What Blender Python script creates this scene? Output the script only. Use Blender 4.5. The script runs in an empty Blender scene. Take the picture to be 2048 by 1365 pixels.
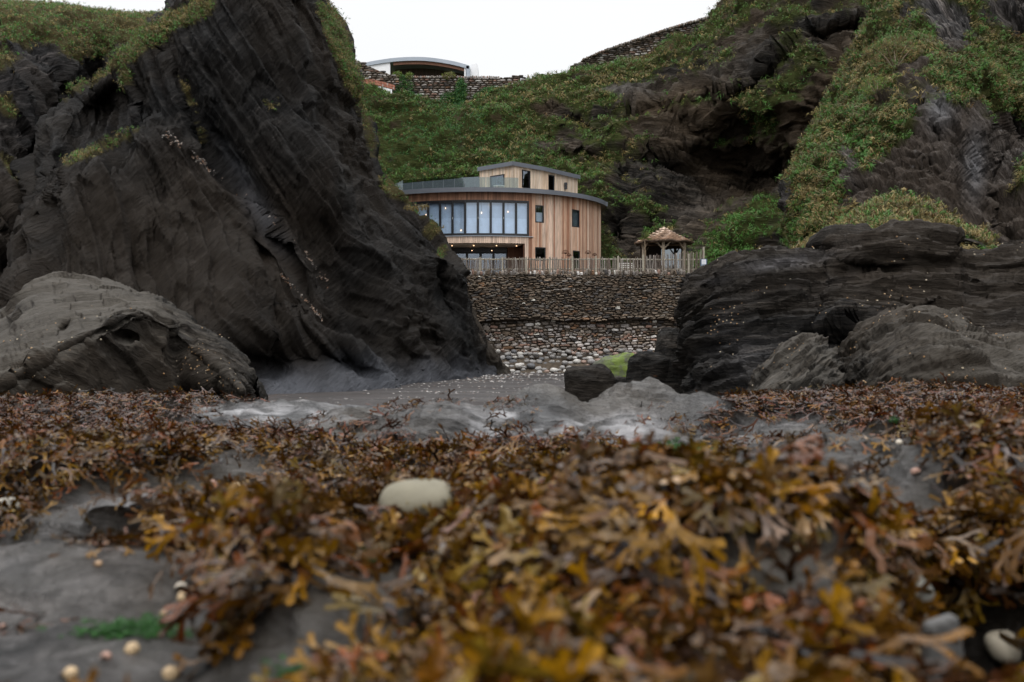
import bpy, math, random
import numpy as np
from mathutils import Vector
random.seed(7); RNG = np.random.default_rng(11)
R = math.radians
SC = bpy.context.scene
COL = SC.collection

# ------------------------------------------------------------------ camera, sky, sun, exposure
F = 1991.0; HOR = 700.0; ZC = 1.47           # focal length in photo pixels, horizon row, eye height above the sand
cam = bpy.data.cameras.new('camera'); cam_o = bpy.data.objects.new('camera', cam); COL.objects.link(cam_o)
cam.sensor_width = 36; cam.lens = F / 2048 * 36; cam.shift_y = 17.5 / 2048
cam.clip_start = 0.05; cam.clip_end = 3000
cam_o.location = (0, 0, ZC); cam_o.rotation_euler = (R(90), 0, 0)
cam.dof.use_dof = True; cam.dof.focus_distance = 62; cam.dof.aperture_fstop = 3.4; cam.dof.aperture_blades = 0
SC.camera = cam_o

SUN_EL, SUN_AZ = 58, 205          # high, from behind the camera on the left (azimuth clockwise from +Y)
w = bpy.data.worlds.new('World'); SC.world = w; w.use_nodes = True
nt = w.node_tree; nt.nodes.clear()
out = nt.nodes.new('ShaderNodeOutputWorld'); bg = nt.nodes.new('ShaderNodeBackground')
sky = nt.nodes.new('ShaderNodeTexSky'); sky.sky_type = 'NISHITA'; sky.sun_disc = False
sky.sun_elevation = R(SUN_EL); sky.sun_rotation = R(SUN_AZ); sky.dust_density = 4; sky.air_density = 1.0
mx = nt.nodes.new('ShaderNodeMix'); mx.data_type = 'RGBA'; mx.inputs[0].default_value = 0.93
tc = nt.nodes.new('ShaderNodeTexCoord'); nz = nt.nodes.new('ShaderNodeTexNoise'); nz.inputs['Scale'].default_value = 1.6; nz.inputs['Detail'].default_value = 4
cr = nt.nodes.new('ShaderNodeValToRGB')
cr.color_ramp.elements[0].position = 0.3; cr.color_ramp.elements[0].color = (9.2, 9.3, 9.5, 1)
cr.color_ramp.elements[1].position = 0.7; cr.color_ramp.elements[1].color = (9.8, 9.9, 10.0, 1)
L = nt.links
L.new(tc.outputs['Generated'], nz.inputs['Vector']); L.new(nz.outputs['Fac'], cr.inputs[0])
sx = nt.nodes.new('ShaderNodeSeparateXYZ'); L.new(tc.outputs['Generated'], sx.inputs[0])
up = nt.nodes.new('ShaderNodeMapRange'); up.inputs[1].default_value = 0.34; up.inputs[2].default_value = 1.0; up.inputs[3].default_value = 1.0; up.inputs[4].default_value = 3.7; L.new(sx.outputs[2], up.inputs[0])
vm = nt.nodes.new('ShaderNodeVectorMath'); vm.operation = 'SCALE'; L.new(cr.outputs[0], vm.inputs[0]); L.new(up.outputs[0], vm.inputs['Scale'])      # overcast: the zenith is brighter than the horizon
L.new(sky.outputs[0], mx.inputs[6]); L.new(vm.outputs[0], mx.inputs[7]); L.new(mx.outputs[2], bg.inputs[0])
bg.inputs[1].default_value = 0.10; L.new(bg.outputs[0], out.inputs[0])
sun = bpy.data.lights.new('sun', 'SUN'); sun.energy = 0.9; sun.angle = R(24); sun.color = (1, .965, .92)
so = bpy.data.objects.new('sun', sun); COL.objects.link(so)
az, el = R(SUN_AZ), R(SUN_EL)
sd = Vector((math.sin(az) * math.cos(el), math.cos(az) * math.cos(el), math.sin(el)))
so.rotation_euler = sd.to_track_quat('Z', 'Y').to_euler(); so.location = sd * 60
SC.view_settings.view_transform = 'Standard'; SC.view_settings.look = 'None'
SC.view_settings.exposure = 0.12; SC.view_settings.gamma = 1; SC.view_settings.use_curve_mapping = False
SC.cycles.max_bounces = 6; SC.cycles.transparent_max_bounces = 12; SC.cycles.caustics_reflective = False; SC.cycles.caustics_refractive = False
SC.cycles.use_denoising = True

# ------------------------------------------------------------------ helpers
def at(px, py, Y): return ((px - 1024) / F * Y, Y, ZC + (HOR - py) / F * Y)
def zat(py, Y): return ZC + (HOR - py) / F * Y
def xat(px, Y): return (px - 1024) / F * Y
def pix(P): return 1024 + P[..., 0] / P[..., 1] * F, HOR - (P[..., 2] - ZC) / P[..., 1] * F

GT = np.random.default_rng(3).normal(size=(512, 3)); GT /= np.linalg.norm(GT, axis=1)[:, None]
def gnoise(P, seed=0):
    P = np.asarray(P, float); i = np.floor(P).astype(np.int64); f = P - i
    u = f * f * f * (f * (f * 6 - 15) + 10); r = 0
    for dx in (0, 1):
        wx = u[..., 0] if dx else 1 - u[..., 0]
        for dy in (0, 1):
            wy = u[..., 1] if dy else 1 - u[..., 1]
            for dz in (0, 1):
                wz = u[..., 2] if dz else 1 - u[..., 2]
                h = ((i[..., 0] + dx) * 73856093) ^ ((i[..., 1] + dy) * 19349663) ^ ((i[..., 2] + dz) * 83492791) ^ (seed * 2654435)
                h = (h ^ (h >> 13)) * 1274126177; h = (h ^ (h >> 16)) & 511
                g = GT[h]
                r = r + wx * wy * wz * (g[..., 0] * (f[..., 0] - dx) + g[..., 1] * (f[..., 1] - dy) + g[..., 2] * (f[..., 2] - dz))
    return r * 1.6
def fbm(P, s=1.0, o=4, seed=0, gain=.5):
    P = np.asarray(P, float) / s; r = 0; a = 1
    for k in range(o): r = r + a * gnoise(P * 2.03 ** k + 17.3 * k, seed + k); a *= gain
    return r
def ridged(P, s=1.0, o=4, seed=0, gain=.5):
    P = np.asarray(P, float) / s; r = 0; a = 1
    for k in range(o): r = r + a * (1 - 2 * np.abs(gnoise(P * 2.03 ** k + 9.1 * k, seed + k))); a *= gain
    return r
def sstep(a, b, x): t = np.clip((x - a) / (b - a), 0, 1); return t * t * (3 - 2 * t)
def unit(v): v = np.array(v, float); return v / np.linalg.norm(v)

def strata(P, n, period, warp, wl, seed, broken=4.0):
    """beds stacked along n: each bed stands out by its own amount, with a sharp lip"""
    n = unit(n); t = unit(np.cross(n, (0.3, 1, 0.2))); b = np.cross(n, t)
    s = P @ n / period + warp * fbm(P, wl, 3, seed)
    k = np.floor(s); f = s - k; q1, q2 = (P @ t) / broken, (P @ b) / broken
    A = lambda kk: gnoise(np.stack([kk * 3.7 + .5, q1, q2], -1), seed + 5) * 1.3
    e = sstep(.80, 1, f)
    return (A(k) + (0.5 - f) * 0.9) * (1 - e) + (A(k + 1) + .45) * e

def facets(P, n, size, seed):
    """angular blocks lying in the bedding: nearest-cell planes with random tilt (size = along, along, across)"""
    n = unit(n); t = unit(np.cross(n, (0.3, 1, 0.2))); b = np.cross(n, t)
    Q = np.stack([P @ t / size[0], P @ b / size[1], P @ n / size[2]], -1) + .35 * np.stack([gnoise(P / size[0], seed), gnoise(P / size[0] + 7, seed), gnoise(P / size[0] + 13, seed)], -1)
    i = np.floor(Q).astype(np.int64); best = np.full(Q.shape[:-1], 9.0); val = np.zeros(best.shape)
    for dx in (-1, 0, 1):
        for dy in (-1, 0, 1):
            for dz in (-1, 0, 1):
                c = i + np.array([dx, dy, dz]); h = (c[..., 0] * 73856093) ^ (c[..., 1] * 19349663) ^ (c[..., 2] * 83492791) ^ (seed * 977)
                h = (h ^ (h >> 13)) * 1274126177; h = (h ^ (h >> 16)); g = GT[h & 511]; g2_ = GT[(h >> 9) & 511]
                d = Q - (c + .5 + .42 * np.clip(g, -1, 1)); l = (d * d).sum(-1); m = l < best
                best = np.where(m, l, best); val = np.where(m, g2_[..., 0] * .8 + (d * g2_[..., [1, 2, 0]]).sum(-1) * .9, val)
    return val

def crw(nc, n):
    """Catmull-Rom weights: n samples over nc control points"""
    W = np.zeros((n, nc)); t = np.linspace(0, nc - 1, n); i = np.minimum(t.astype(int), nc - 2); f = t - i
    w_ = np.stack([-.5 * f ** 3 + f ** 2 - .5 * f, 1.5 * f ** 3 - 2.5 * f ** 2 + 1, -1.5 * f ** 3 + 2 * f ** 2 + .5 * f, .5 * f ** 3 - .5 * f ** 2], -1)
    for k in range(4):
        j = i - 1 + k; jc = np.clip(j, 0, nc - 1); np.add.at(W, (np.arange(n), jc), w_[:, k])
    return W
def net(rows, nv, nu):
    C = np.array([[at(*p) for p in r] for r in rows])
    return np.einsum('ij,jkc,lk->ilc', crw(C.shape[0], nv), C, crw(C.shape[1], nu))
def normals(P):
    du = np.gradient(P, axis=1); dv = np.gradient(P, axis=0); N = np.cross(du, dv)
    N /= np.linalg.norm(N, axis=-1)[..., None] + 1e-9
    fl = np.sign(np.mean((N * (np.array([0, 0, ZC + 3]) - P)).sum(-1)))
    return N * (fl or 1)
def push(P, d):
    """move points away from the eye by d metres (dents) so the outline stays"""
    c = np.array([0, 0, ZC]); v = P - c; l = np.linalg.norm(v, axis=-1)[..., None]
    return c + v * (1 + d[..., None] / l)
def dent(P, px, py, rx, ry, ang, amp, pw=2.0):
    u, v = pix(P); a = R(ang); dx, dy = u - px, v - py
    q = ((dx * math.cos(a) + dy * math.sin(a)) / rx) ** 2 + ((-dx * math.sin(a) + dy * math.cos(a)) / ry) ** 2
    return amp * np.exp(-q ** (pw / 2))
def linedist(u, v, pl):
    best = np.full(u.shape, 1e9); side = np.zeros(u.shape)
    for (x0, y0), (x1, y1) in zip(pl[:-1], pl[1:]):
        dx, dy = x1 - x0, y1 - y0; l2 = dx * dx + dy * dy
        t = np.clip(((u - x0) * dx + (v - y0) * dy) / l2, 0, 1)
        d = np.hypot(u - x0 - t * dx, v - y0 - t * dy); s = np.sign((u - x0) * dy - (v - y0) * dx)
        m = d < best; best = np.where(m, d, best); side = np.where(m, s, side)
    return best, side
def step(P, pl, amp, wd, sharp=7):
    """a lip along a line: on its right-hand side (walking along it) the surface drops back by amp and recovers over wd"""
    u, v = pix(P); d, s = linedist(u + 6 * fbm(P, 1.2, 2, 5), v + 6 * fbm(P, 1.2, 2, 9), pl)
    sd_ = d * s
    return np.where(sd_ < 0, 0, amp * (1 - np.exp(-sd_ / sharp)) * np.exp(-np.maximum(sd_ - 5, 0) / wd)) 
def blob(u, v, bl):
    r = np.zeros(u.shape)
    for b in bl:
        px, py, rx, ry = b[:4]; a = R(b[4] if len(b) > 4 else 0); dx, dy = u - px, v - py
        q = ((dx * math.cos(a) + dy * math.sin(a)) / rx) ** 2 + ((-dx * math.sin(a) + dy * math.cos(a)) / ry) ** 2
        r = np.maximum(r, (b[5] if len(b) > 5 else 1) * np.exp(-q))
    return r

def link(o, parent=None, label=None, cat=None, group=None, kind=None):
    COL.objects.link(o)
    if parent: o.parent = parent
    if label: o['label'] = label
    if cat: o['category'] = cat
    if group: o['group'] = group
    if kind: o['kind'] = kind
    return o
def mesh_np(name, V, Fc, mat, attrs=None, smooth=True, cols=None):
    """V (n,3), Fc (m,k) int faces"""
    me = bpy.data.meshes.new(name); V = np.ascontiguousarray(V, np.float32); Fc = np.ascontiguousarray(Fc, np.int32)
    m, k = Fc.shape
    me.vertices.add(len(V)); me.vertices.foreach_set('co', V.ravel())
    me.loops.add(m * k); me.loops.foreach_set('vertex_index', Fc.ravel())
    me.polygons.add(m); me.polygons.foreach_set('loop_start', np.arange(0, m * k, k, dtype=np.int32))
    me.polygons.foreach_set('loop_total', np.full(m, k, np.int32))
    me.polygons.foreach_set('use_smooth', np.full(m, smooth))
    for nme, a in (attrs or {}).items():
        at_ = me.attributes.new(nme, 'FLOAT', 'POINT'); at_.data.foreach_set('value', np.ascontiguousarray(a, np.float32).ravel())
    if cols is not None:
        at_ = me.attributes.new('tint', 'FLOAT_COLOR', 'POINT')
        c = np.ones((len(V), 4), np.float32); c[:, :3] = cols; at_.data.foreach_set('color', c.ravel())
    me.update(calc_edges=True); me.materials.append(mat)
    return me
def grid_obj(name, P, mat, attrs=None, **kw):
    nv, nu = P.shape[:2]; i = np.arange(nv * nu).reshape(nv, nu)
    Fc = np.stack([i[:-1, :-1], i[1:, :-1], i[1:, 1:], i[:-1, 1:]], -1).reshape(-1, 4)
    N = normals(P)
    me = mesh_np(name, P.reshape(-1, 3), Fc, mat, attrs)
    if me.polygons[len(me.polygons) // 2].normal.dot(Vector(N[nv // 2, nu // 2])) < 0: me.flip_normals()
    return link(bpy.data.objects.new(name, me), **kw)

class MB:
    """collects simple solids with one tint each"""
    def __init__(s): s.v = []; s.f = []; s.c = []
    def add(s, V, Fs, col=(1, 1, 1)):
        b = len(s.v); s.v += [tuple(p) for p in V]; s.f += [tuple(i + b for i in f) for f in Fs]; s.c += [col] * len(V)
    def hexa(s, b4, t4, col=(1, 1, 1)):
        s.add(list(b4) + list(t4), [(3, 2, 1, 0), (4, 5, 6, 7), (0, 1, 5, 4), (1, 2, 6, 5), (2, 3, 7, 6), (3, 0, 4, 7)], col)
    def box(s, x0, x1, y0, y1, z0, z1, col=(1, 1, 1)):
        s.hexa([(x0, y0, z0), (x1, y0, z0), (x1, y1, z0), (x0, y1, z0)], [(x0, y0, z1), (x1, y0, z1), (x1, y1, z1), (x0, y1, z1)], col)
    def slab(s, a, b, z0, z1, th, off=0.0, col=(1, 1, 1), z0b=None, z1b=None):
        """upright panel from plan point a to b, thickness th outwards (to the right of a->b, i.e. towards the viewer when a is left)"""
        a = np.array(a[:2], float); b = np.array(b[:2], float); d = (b - a) / np.linalg.norm(b - a); n = np.array([d[1], -d[0]])
        z0b = z0 if z0b is None else z0b; z1b = z1 if z1b is None else z1b
        p = [a + n * (off + th), b + n * (off + th), b + n * off, a + n * off]
        s.hexa([(p[0][0], p[0][1], z0), (p[1][0], p[1][1], z0b), (p[2][0], p[2][1], z0b), (p[3][0], p[3][1], z0)],
               [(p[0][0], p[0][1], z1), (p[1][0], p[1][1], z1b), (p[2][0], p[2][1], z1b), (p[3][0], p[3][1], z1)], col)
    def tube(s, pts, rad, n=6, col=(1, 1, 1)):
        pts = [Vector(p) for p in pts]; rad = rad if isinstance(rad, (list, tuple)) else [rad] * len(pts); V = []; Fs = []
        for i, p in enumerate(pts):
            d = (pts[min(i + 1, len(pts) - 1)] - pts[max(i - 1, 0)]).normalized()
            u = d.orthogonal().normalized() if i == 0 else (u - d * u.dot(d)).normalized(); v = d.cross(u)
            V += [p + (u * math.cos(k * 2 * math.pi / n) + v * math.sin(k * 2 * math.pi / n)) * rad[i] for k in range(n)]
        for i in range(len(pts) - 1):
            for k in range(n): Fs.append((i * n + k, i * n + (k + 1) % n, (i + 1) * n + (k + 1) % n, (i + 1) * n + k))
        Fs += [tuple(range(n))[::-1], tuple(range((len(pts) - 1) * n, len(pts) * n))]
        s.add(V, Fs, col)
    def mesh(s, name, mat, smooth=False):
        me = bpy.data.meshes.new(name); me.from_pydata(s.v, [], s.f); me.update()
        a = me.attributes.new('tint', 'FLOAT_COLOR', 'POINT'); a.data.foreach_set('color', np.array([tuple(c) + (1,) for c in s.c], np.float32).ravel())
        if smooth: me.polygons.foreach_set('use_smooth', [True] * len(me.polygons))
        me.materials.append(mat); return me
    def build(s, name, mat, parent=None, smooth=False, **kw): return link(bpy.data.objects.new(name, s.mesh(name, mat, smooth)), parent, **kw)
def empty(name, loc=(0, 0, 0), **kw):
    o = bpy.data.objects.new(name, None); o.location = loc; o.empty_display_size = .2; return link(o, **kw)

# ------------------------------------------------------------------ materials
def newmat(name):
    m = bpy.data.materials.new(name); m.use_nodes = True; t = m.node_tree; return m, t, t.nodes['Principled BSDF']
def nd(t, k, **kw):
    n = t.nodes.new(k)
    for a, v in kw.items():
        if a.startswith('i_'):
            key = a[2:]; key = int(key) if key.isdigit() else key.replace('_', ' ')
            n.inputs[key].default_value = v
        else: setattr(n, a, v)
    return n
def ramp(t, src, stops):
    r = t.nodes.new('ShaderNodeValToRGB'); e = r.color_ramp.elements
    while len(e) < len(stops): e.new(.5)
    for x, (p, c) in zip(e, stops): x.position = p; x.color = (tuple(c) + (1,)) if len(c) == 3 else c
    t.links.new(src, r.inputs[0]); return r.outputs[0]
def mixc(t, fac, a, b, mode='MIX'):
    m = nd(t, 'ShaderNodeMix', data_type='RGBA', blend_type=mode)
    for k, v in ((0, fac), (6, a), (7, b)):
        if isinstance(v, (int, float)): m.inputs[k].default_value = v
        elif isinstance(v, tuple): m.inputs[k].default_value = v + (1,) if len(v) == 3 else v
        else: t.links.new(v, m.inputs[k])
    return m.outputs[2]
def math_(t, op, a, b=0.0, clamp=False):
    m = nd(t, 'ShaderNodeMath', operation=op, use_clamp=clamp)
    for k, v in ((0, a), (1, b)):
        if isinstance(v, (int, float)): m.inputs[k].default_value = v
        else: t.links.new(v, m.inputs[k])
    return m.outputs[0]
def noise(t, vec, scale, detail=5, rough=.55, dist=0.0):
    n = nd(t, 'ShaderNodeTexNoise'); n.inputs['Scale'].default_value = scale; n.inputs['Detail'].default_value = detail
    n.inputs['Roughness'].default_value = rough; n.inputs['Distortion'].default_value = dist
    if vec is not None: t.links.new(vec, n.inputs['Vector'])
    return n.outputs['Fac']
def attr(t, n): return nd(t, 'ShaderNodeAttribute', attribute_name=n)
def bump(t, h, strength, dist, prev=None):
    b = nd(t, 'ShaderNodeBump'); b.inputs['Strength'].default_value = strength; b.inputs['Distance'].default_value = dist
    t.links.new(h, b.inputs['Height'])
    if prev is not None: t.links.new(prev, b.inputs['Normal'])
    return b.outputs[0]

def rock_mat(name, dark, light, warm, pale, bed, fine, rough=(.6, .95), soil=(.05, .043, .02), bump_d=.12, squash=7.0, spec=.10):
    """bed = rotation (degrees) that turns the bedding normal onto local Z; noise squashed across the beds"""
    m, t, p = newmat(name); g = nd(t, 'ShaderNodeNewGeometry')
    mp = nd(t, 'ShaderNodeMapping'); mp.vector_type = 'TEXTURE'; mp.inputs['Rotation'].default_value = tuple(R(a) for a in bed); mp.inputs['Scale'].default_value = (1, 1, 1 / squash)
    t.links.new(g.outputs['Position'], mp.inputs[0]); v = mp.outputs[0]
    b1 = noise(t, v, fine, 9, .62, .6); b2 = noise(t, g.outputs['Position'], fine * .55, 6, .6); b3 = noise(t, v, fine * 5, 6, .6)
    big = noise(t, g.outputs['Position'], fine * .22, 4, .55)
    fg = noise(t, v, fine * 3.2, 8, .72, .3); crk = ramp(t, noise(t, v, fine * 1.7, 5, .6, .8), [(.455, (1, 1, 1)), (.485, (.18,) * 3), (.50, (.18,) * 3), (.53, (1, 1, 1))])
    c = ramp(t, b1, [(.3, dark), (.52, tuple(a * .55 + b * .45 for a, b in zip(dark, light))), (.72, light)])
    c = mixc(t, 1.0, c, ramp(t, fg, [(.34, (.25,) * 3), (.5, (.9,) * 3), (.66, (2.6,) * 3)]), 'MULTIPLY'); c = mixc(t, 1.0, c, ramp(t, noise(t, v, fine * .45, 5, .65, .5), [(.36, (.42,) * 3), (.5, (.95,) * 3), (.64, (1.9, 1.8, 1.7))]), 'MULTIPLY'); c = mixc(t, .7, c, crk, 'MULTIPLY')
    wf = ramp(t, big, [(.44, (0, 0, 0)), (.62, (1, 1, 1))])
    c = mixc(t, math_(t, 'MULTIPLY', wf, .75), c, mixc(t, b1, tuple(x * .5 for x in warm), warm))
    c = mixc(t, attr(t, 'wash').outputs['Fac'], c, mixc(t, b1, tuple(x * .6 for x in pale), pale))
    # quartz specks and lichen
    sp = ramp(t, noise(t, g.outputs['Position'], fine * 7, 3, .6), [(.70, (0, 0, 0)), (.76, (1, 1, 1))])
    c = mixc(t, math_(t, 'MULTIPLY', sp, .45), c, tuple(x * 2 for x in light))
    veg = math_(t, 'MULTIPLY', attr(t, 'veg').outputs['Fac'], .95, True)
    c = mixc(t, veg, c, mixc(t, b2, tuple(x * .6 for x in soil), tuple(x * 1.5 for x in soil)))
    t.links.new(c, p.inputs['Base Color'])
    rr = nd(t, 'ShaderNodeMapRange'); rr.inputs[3].default_value = rough[0]; rr.inputs[4].default_value = rough[1]
    t.links.new(b2, rr.inputs[0]); t.links.new(rr.outputs[0], p.inputs['Roughness']); t.links.new(math_(t, 'MULTIPLY', math_(t, 'SUBTRACT', 1.0, veg), spec), p.inputs['Specular IOR Level'])
    n1 = bump(t, fg, .9, bump_d * .6, bump(t, crk, .6, bump_d * .35, bump(t, b1, .9, bump_d))); n2 = bump(t, b3, .7, bump_d * .3, n1); t.links.new(bump(t, noise(t, g.outputs['Position'], fine * 11, 4, .6), .5, bump_d * .12, n2), p.inputs['Normal'])
    return m
def tint_mat(name, rough=.7, var=.25, scale=8.0, bmp=.02, spec=.3, base=None, stretch=None, trans=0.0, grain=0.0):
    m, t, p = newmat(name); g = nd(t, 'ShaderNodeNewGeometry'); v = g.outputs['Position']
    if stretch:
        mp = nd(t, 'ShaderNodeMapping'); mp.inputs['Scale'].default_value = stretch; t.links.new(v, mp.inputs[0]); v = mp.outputs[0]
    n = noise(t, v, scale, 6, .6)
    c = attr(t, 'tint').outputs['Color'] if base is None else None
    if base is not None: rgb = nd(t, 'ShaderNodeRGB'); rgb.outputs[0].default_value = base + (1,); c = rgb.outputs[0]
    k = ramp(t, n, [(.3, (1 - var,) * 3), (.7, (1 + var,) * 3)])
    c = mixc(t, 1.0, c, k, 'MULTIPLY'); t.links.new(c, p.inputs['Base Color'])
    p.inputs['Roughness'].default_value = rough; p.inputs['Specular IOR Level'].default_value = spec
    if bmp: t.links.new(bump(t, n, .7, bmp), p.inputs['Normal'])
    if trans:
        o = t.nodes['Material Output']; tr = nd(t, 'ShaderNodeBsdfTranslucent'); t.links.new(c, tr.inputs[0]); ms = nd(t, 'ShaderNodeMixShader'); ms.inputs[0].default_value = trans
        t.links.new(p.outputs[0], ms.inputs[1]); t.links.new(tr.outputs[0], ms.inputs[2]); t.links.new(ms.outputs[0], o.inputs[0])
    return m
def glass_mat(name, refl, rcol, tcol, rough=.02):
    m, t, p = newmat(name); t.nodes.remove(p); o = t.nodes['Material Output']
    gl = nd(t, 'ShaderNodeBsdfGlossy'); gl.inputs['Color'].default_value = rcol + (1,); gl.inputs['Roughness'].default_value = rough
    tr = nd(t, 'ShaderNodeBsdfTransparent'); tr.inputs[0].default_value = tcol + (1,)
    g = nd(t, 'ShaderNodeNewGeometry'); nn = bump(t, noise(t, g.outputs['Position'], .7, 2, .5), .25, .03); t.links.new(nn, gl.inputs['Normal'])
    ms = nd(t, 'ShaderNodeMixShader'); ms.inputs[0].default_value = refl
    t.links.new(tr.outputs[0], ms.inputs[1]); t.links.new(gl.outputs[0], ms.inputs[2]); t.links.new(ms.outputs[0], o.inputs[0]); return m
def lamp_mat(name, col, s):
    m, t, p = newmat(name); p.inputs['Emission Color'].default_value = col + (1,); p.inputs['Emission Strength'].default_value = s; p.inputs['Base Color'].default_value = (.8, .7, .5, 1); return m

M = {}
M['headland'] = rock_mat('dark_slate', (.0010, .0010, .0011), (.0155, .0145, .0138), (.022, .0155, .010), (.10, .105, .12), (0, -53, 0), .36, bump_d=.25, squash=8)
M['left_back'] = rock_mat('left_slate', (.004, .0037, .004), (.032, .029, .028), (.034, .025, .017), (.15, .15, .16), (0, -48, 0), .30, bump_d=.3, squash=8)
M['left_slab'] = rock_mat('barnacled_slate', (.006, .0055, .005), (.036, .032, .027), (.045, .034, .024), (.085, .076, .064), (-35, -22, 0), .9, bump_d=.07, squash=6)
M['right_rock'] = rock_mat('layered_dark_rock', (.003, .0028, .0025), (.028, .025, .022), (.038, .029, .021), (.12, .115, .12), (-8, 4, 0), .65, bump_d=.12, squash=9)
M['cliff'] = rock_mat('cliff_shale', (.006, .0055, .005), (.050, .043, .036), (.115, .078, .045), (.12, .11, .10), (-18, 10, 0), .17, soil=(.030, .036, .012), bump_d=.4, squash=9)
M['spur'] = rock_mat('spur_slate', (.012, .011, .011), (.105, .098, .095), (.07, .052, .038), (.19, .19, .2), (0, 68, 0), .28, soil=(.035, .038, .013), bump_d=.35, squash=11)
M['ledge'] = rock_mat('wave_worn_ledge', (.006, .0058, .006), (.075, .072, .072), (.048, .037, .024), (.50, .49, .50), (6, 4, 12), 3.2, rough=(.16, .5), bump_d=.05, soil=(.008, .005, .003), squash=5, spec=.32)
M['stone'] = tint_mat('rubble_stone', .8, .3, 9, .03)
M['mortar'] = tint_mat('earth_mortar', .95, .4, 5, .05, base=(.065, .05, .036))
M['cobble'] = tint_mat('cobble_stone', .7, .25, 6, .02)
M['wood'] = tint_mat('cedar_board', .65, .28, 3, .004, stretch=(3, 3, .35))
M['darkwood'] = tint_mat('dark_cedar', .7, .3, 3, .004, base=(.055, .025, .016), stretch=(3, 3, .3))
M['fence'] = tint_mat('weathered_chestnut', .85, .3, 14, .006)
M['zinc'] = tint_mat('zinc_fascia', .4, .1, 1.2, .003, spec=.5, base=(.12, .13, .15))
M['zinc_light'] = tint_mat('pale_zinc', .5, .08, 1.2, .003, spec=.5, base=(.33, .37, .42))
M['frame'] = tint_mat('black_aluminium', .4, .1, 4, 0, spec=.5, base=(.014, .015, .018))
M['white'] = tint_mat('white_render', .8, .05, 2, .004, base=(.80, .80, .81))
M['deck'] = tint_mat('grey_deck', .8, .15, 3, .004, base=(.2, .2, .2))
M['interior'] = tint_mat('room_plaster', .9, .1, 1, 0, base=(.22, .22, .22))
M['glass'] = glass_mat('sky_glass', .12, (.80, .88, .99), (.92, .96, 1.0))
M['glass_dark'] = glass_mat('smoked_glass', .26, (.8, .88, .95), (.35, .38, .38))
M['glass_rail'] = glass_mat('railing_glass', .10, (.75, .83, .87), (.66, .72, .71))
M['lamp'] = lamp_mat('warm_lamp', (1, .6, .35), 4)
M['shake'] = tint_mat('cedar_shake', .85, .35, 22, .02)
M['brick'] = tint_mat('red_brick', .85, .25, 10, .01)
M['leaf'] = tint_mat('leaf', .6, .25, 3, 0, trans=.25)
M['kelp'] = tint_mat('wet_wrack', .17, .4, 45, .002, spec=.17, trans=.10)
M['algae'] = tint_mat('green_algae', .5, .4, 60, .002, spec=.4, trans=.15)
M['shell'] = tint_mat('shell', .55, .3, 90, .002)
M['paint'] = tint_mat('painted_metal', .6, .08, 3, 0)

# ------------------------------------------------------------------ beach
def sand_material():
    m, t, p = newmat('wet_sand'); g = nd(t, 'ShaderNodeNewGeometry')
    mp = nd(t, 'ShaderNodeMapping'); mp.inputs['Scale'].default_value = (.35, 1.0, 1); mp.inputs['Rotation'].default_value = (0, 0, R(6)); t.links.new(g.outputs['Position'], mp.inputs[0])
    n = noise(t, mp.outputs[0], 1.4, 8, .7); n2 = noise(t, g.outputs['Position'], 9, 5, .7); n3 = noise(t, mp.outputs[0], .25, 3, .5)
    c = ramp(t, n, [(.35, (.016, .013, .012)), (.65, (.040, .034, .032))])
    fl = ramp(t, noise(t, mp.outputs[0], 3.2, 6, .75), [(.60, (0, 0, 0)), (.66, (1, 1, 1))])
    c = mixc(t, math_(t, 'MULTIPLY', fl, .5), c, (.15, .14, .14)); p.inputs['Specular IOR Level'].default_value = .22; t.links.new(c, p.inputs['Base Color'])
    t.links.new(ramp(t, n3, [(.4, (.5,) * 3), (.65, (.85,) * 3)]), p.inputs['Roughness'])
    t.links.new(bump(t, n2, .6, .03, bump(t, n, .8, .08)), p.inputs['Normal']); return m
M['sand'] = sand_material()
ys = np.concatenate([np.linspace(-80, 8, 12), np.linspace(9, 80, 190), np.linspace(85, 900, 20)]); xs = np.concatenate([np.linspace(-700, -34, 14), np.linspace(-32, 32, 130), np.linspace(34, 700, 14)])
X, Yg = np.meshgrid(xs, ys); Pq = np.stack([X, Yg, 0 * X], -1)
Pq[..., 2] = .05 * fbm(Pq, 6, 3, 2) + .012 * fbm(Pq * np.array([.3, 1, 1]), .5, 3, 8)
Pq[..., 2] = np.where((Yg > 70), -0.2, Pq[..., 2])
grid_obj('beach', Pq, M['sand'], kind='structure')

ZER = lambda P: np.zeros(P.shape[:2])
def backrow(row, dY, dz=0.0):
    r = []
    for px, py, Y in row:
        x, y, z = at(px, py, Y); Y2 = Y + dY; r.append((1024 + x * (1 + dY / Y * .6) / Y2 * F, HOR - (z + dz - ZC) / Y2 * F, Y2))
    return r
VEG = []      # (P, N, weight) surfaces that carry plants

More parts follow.
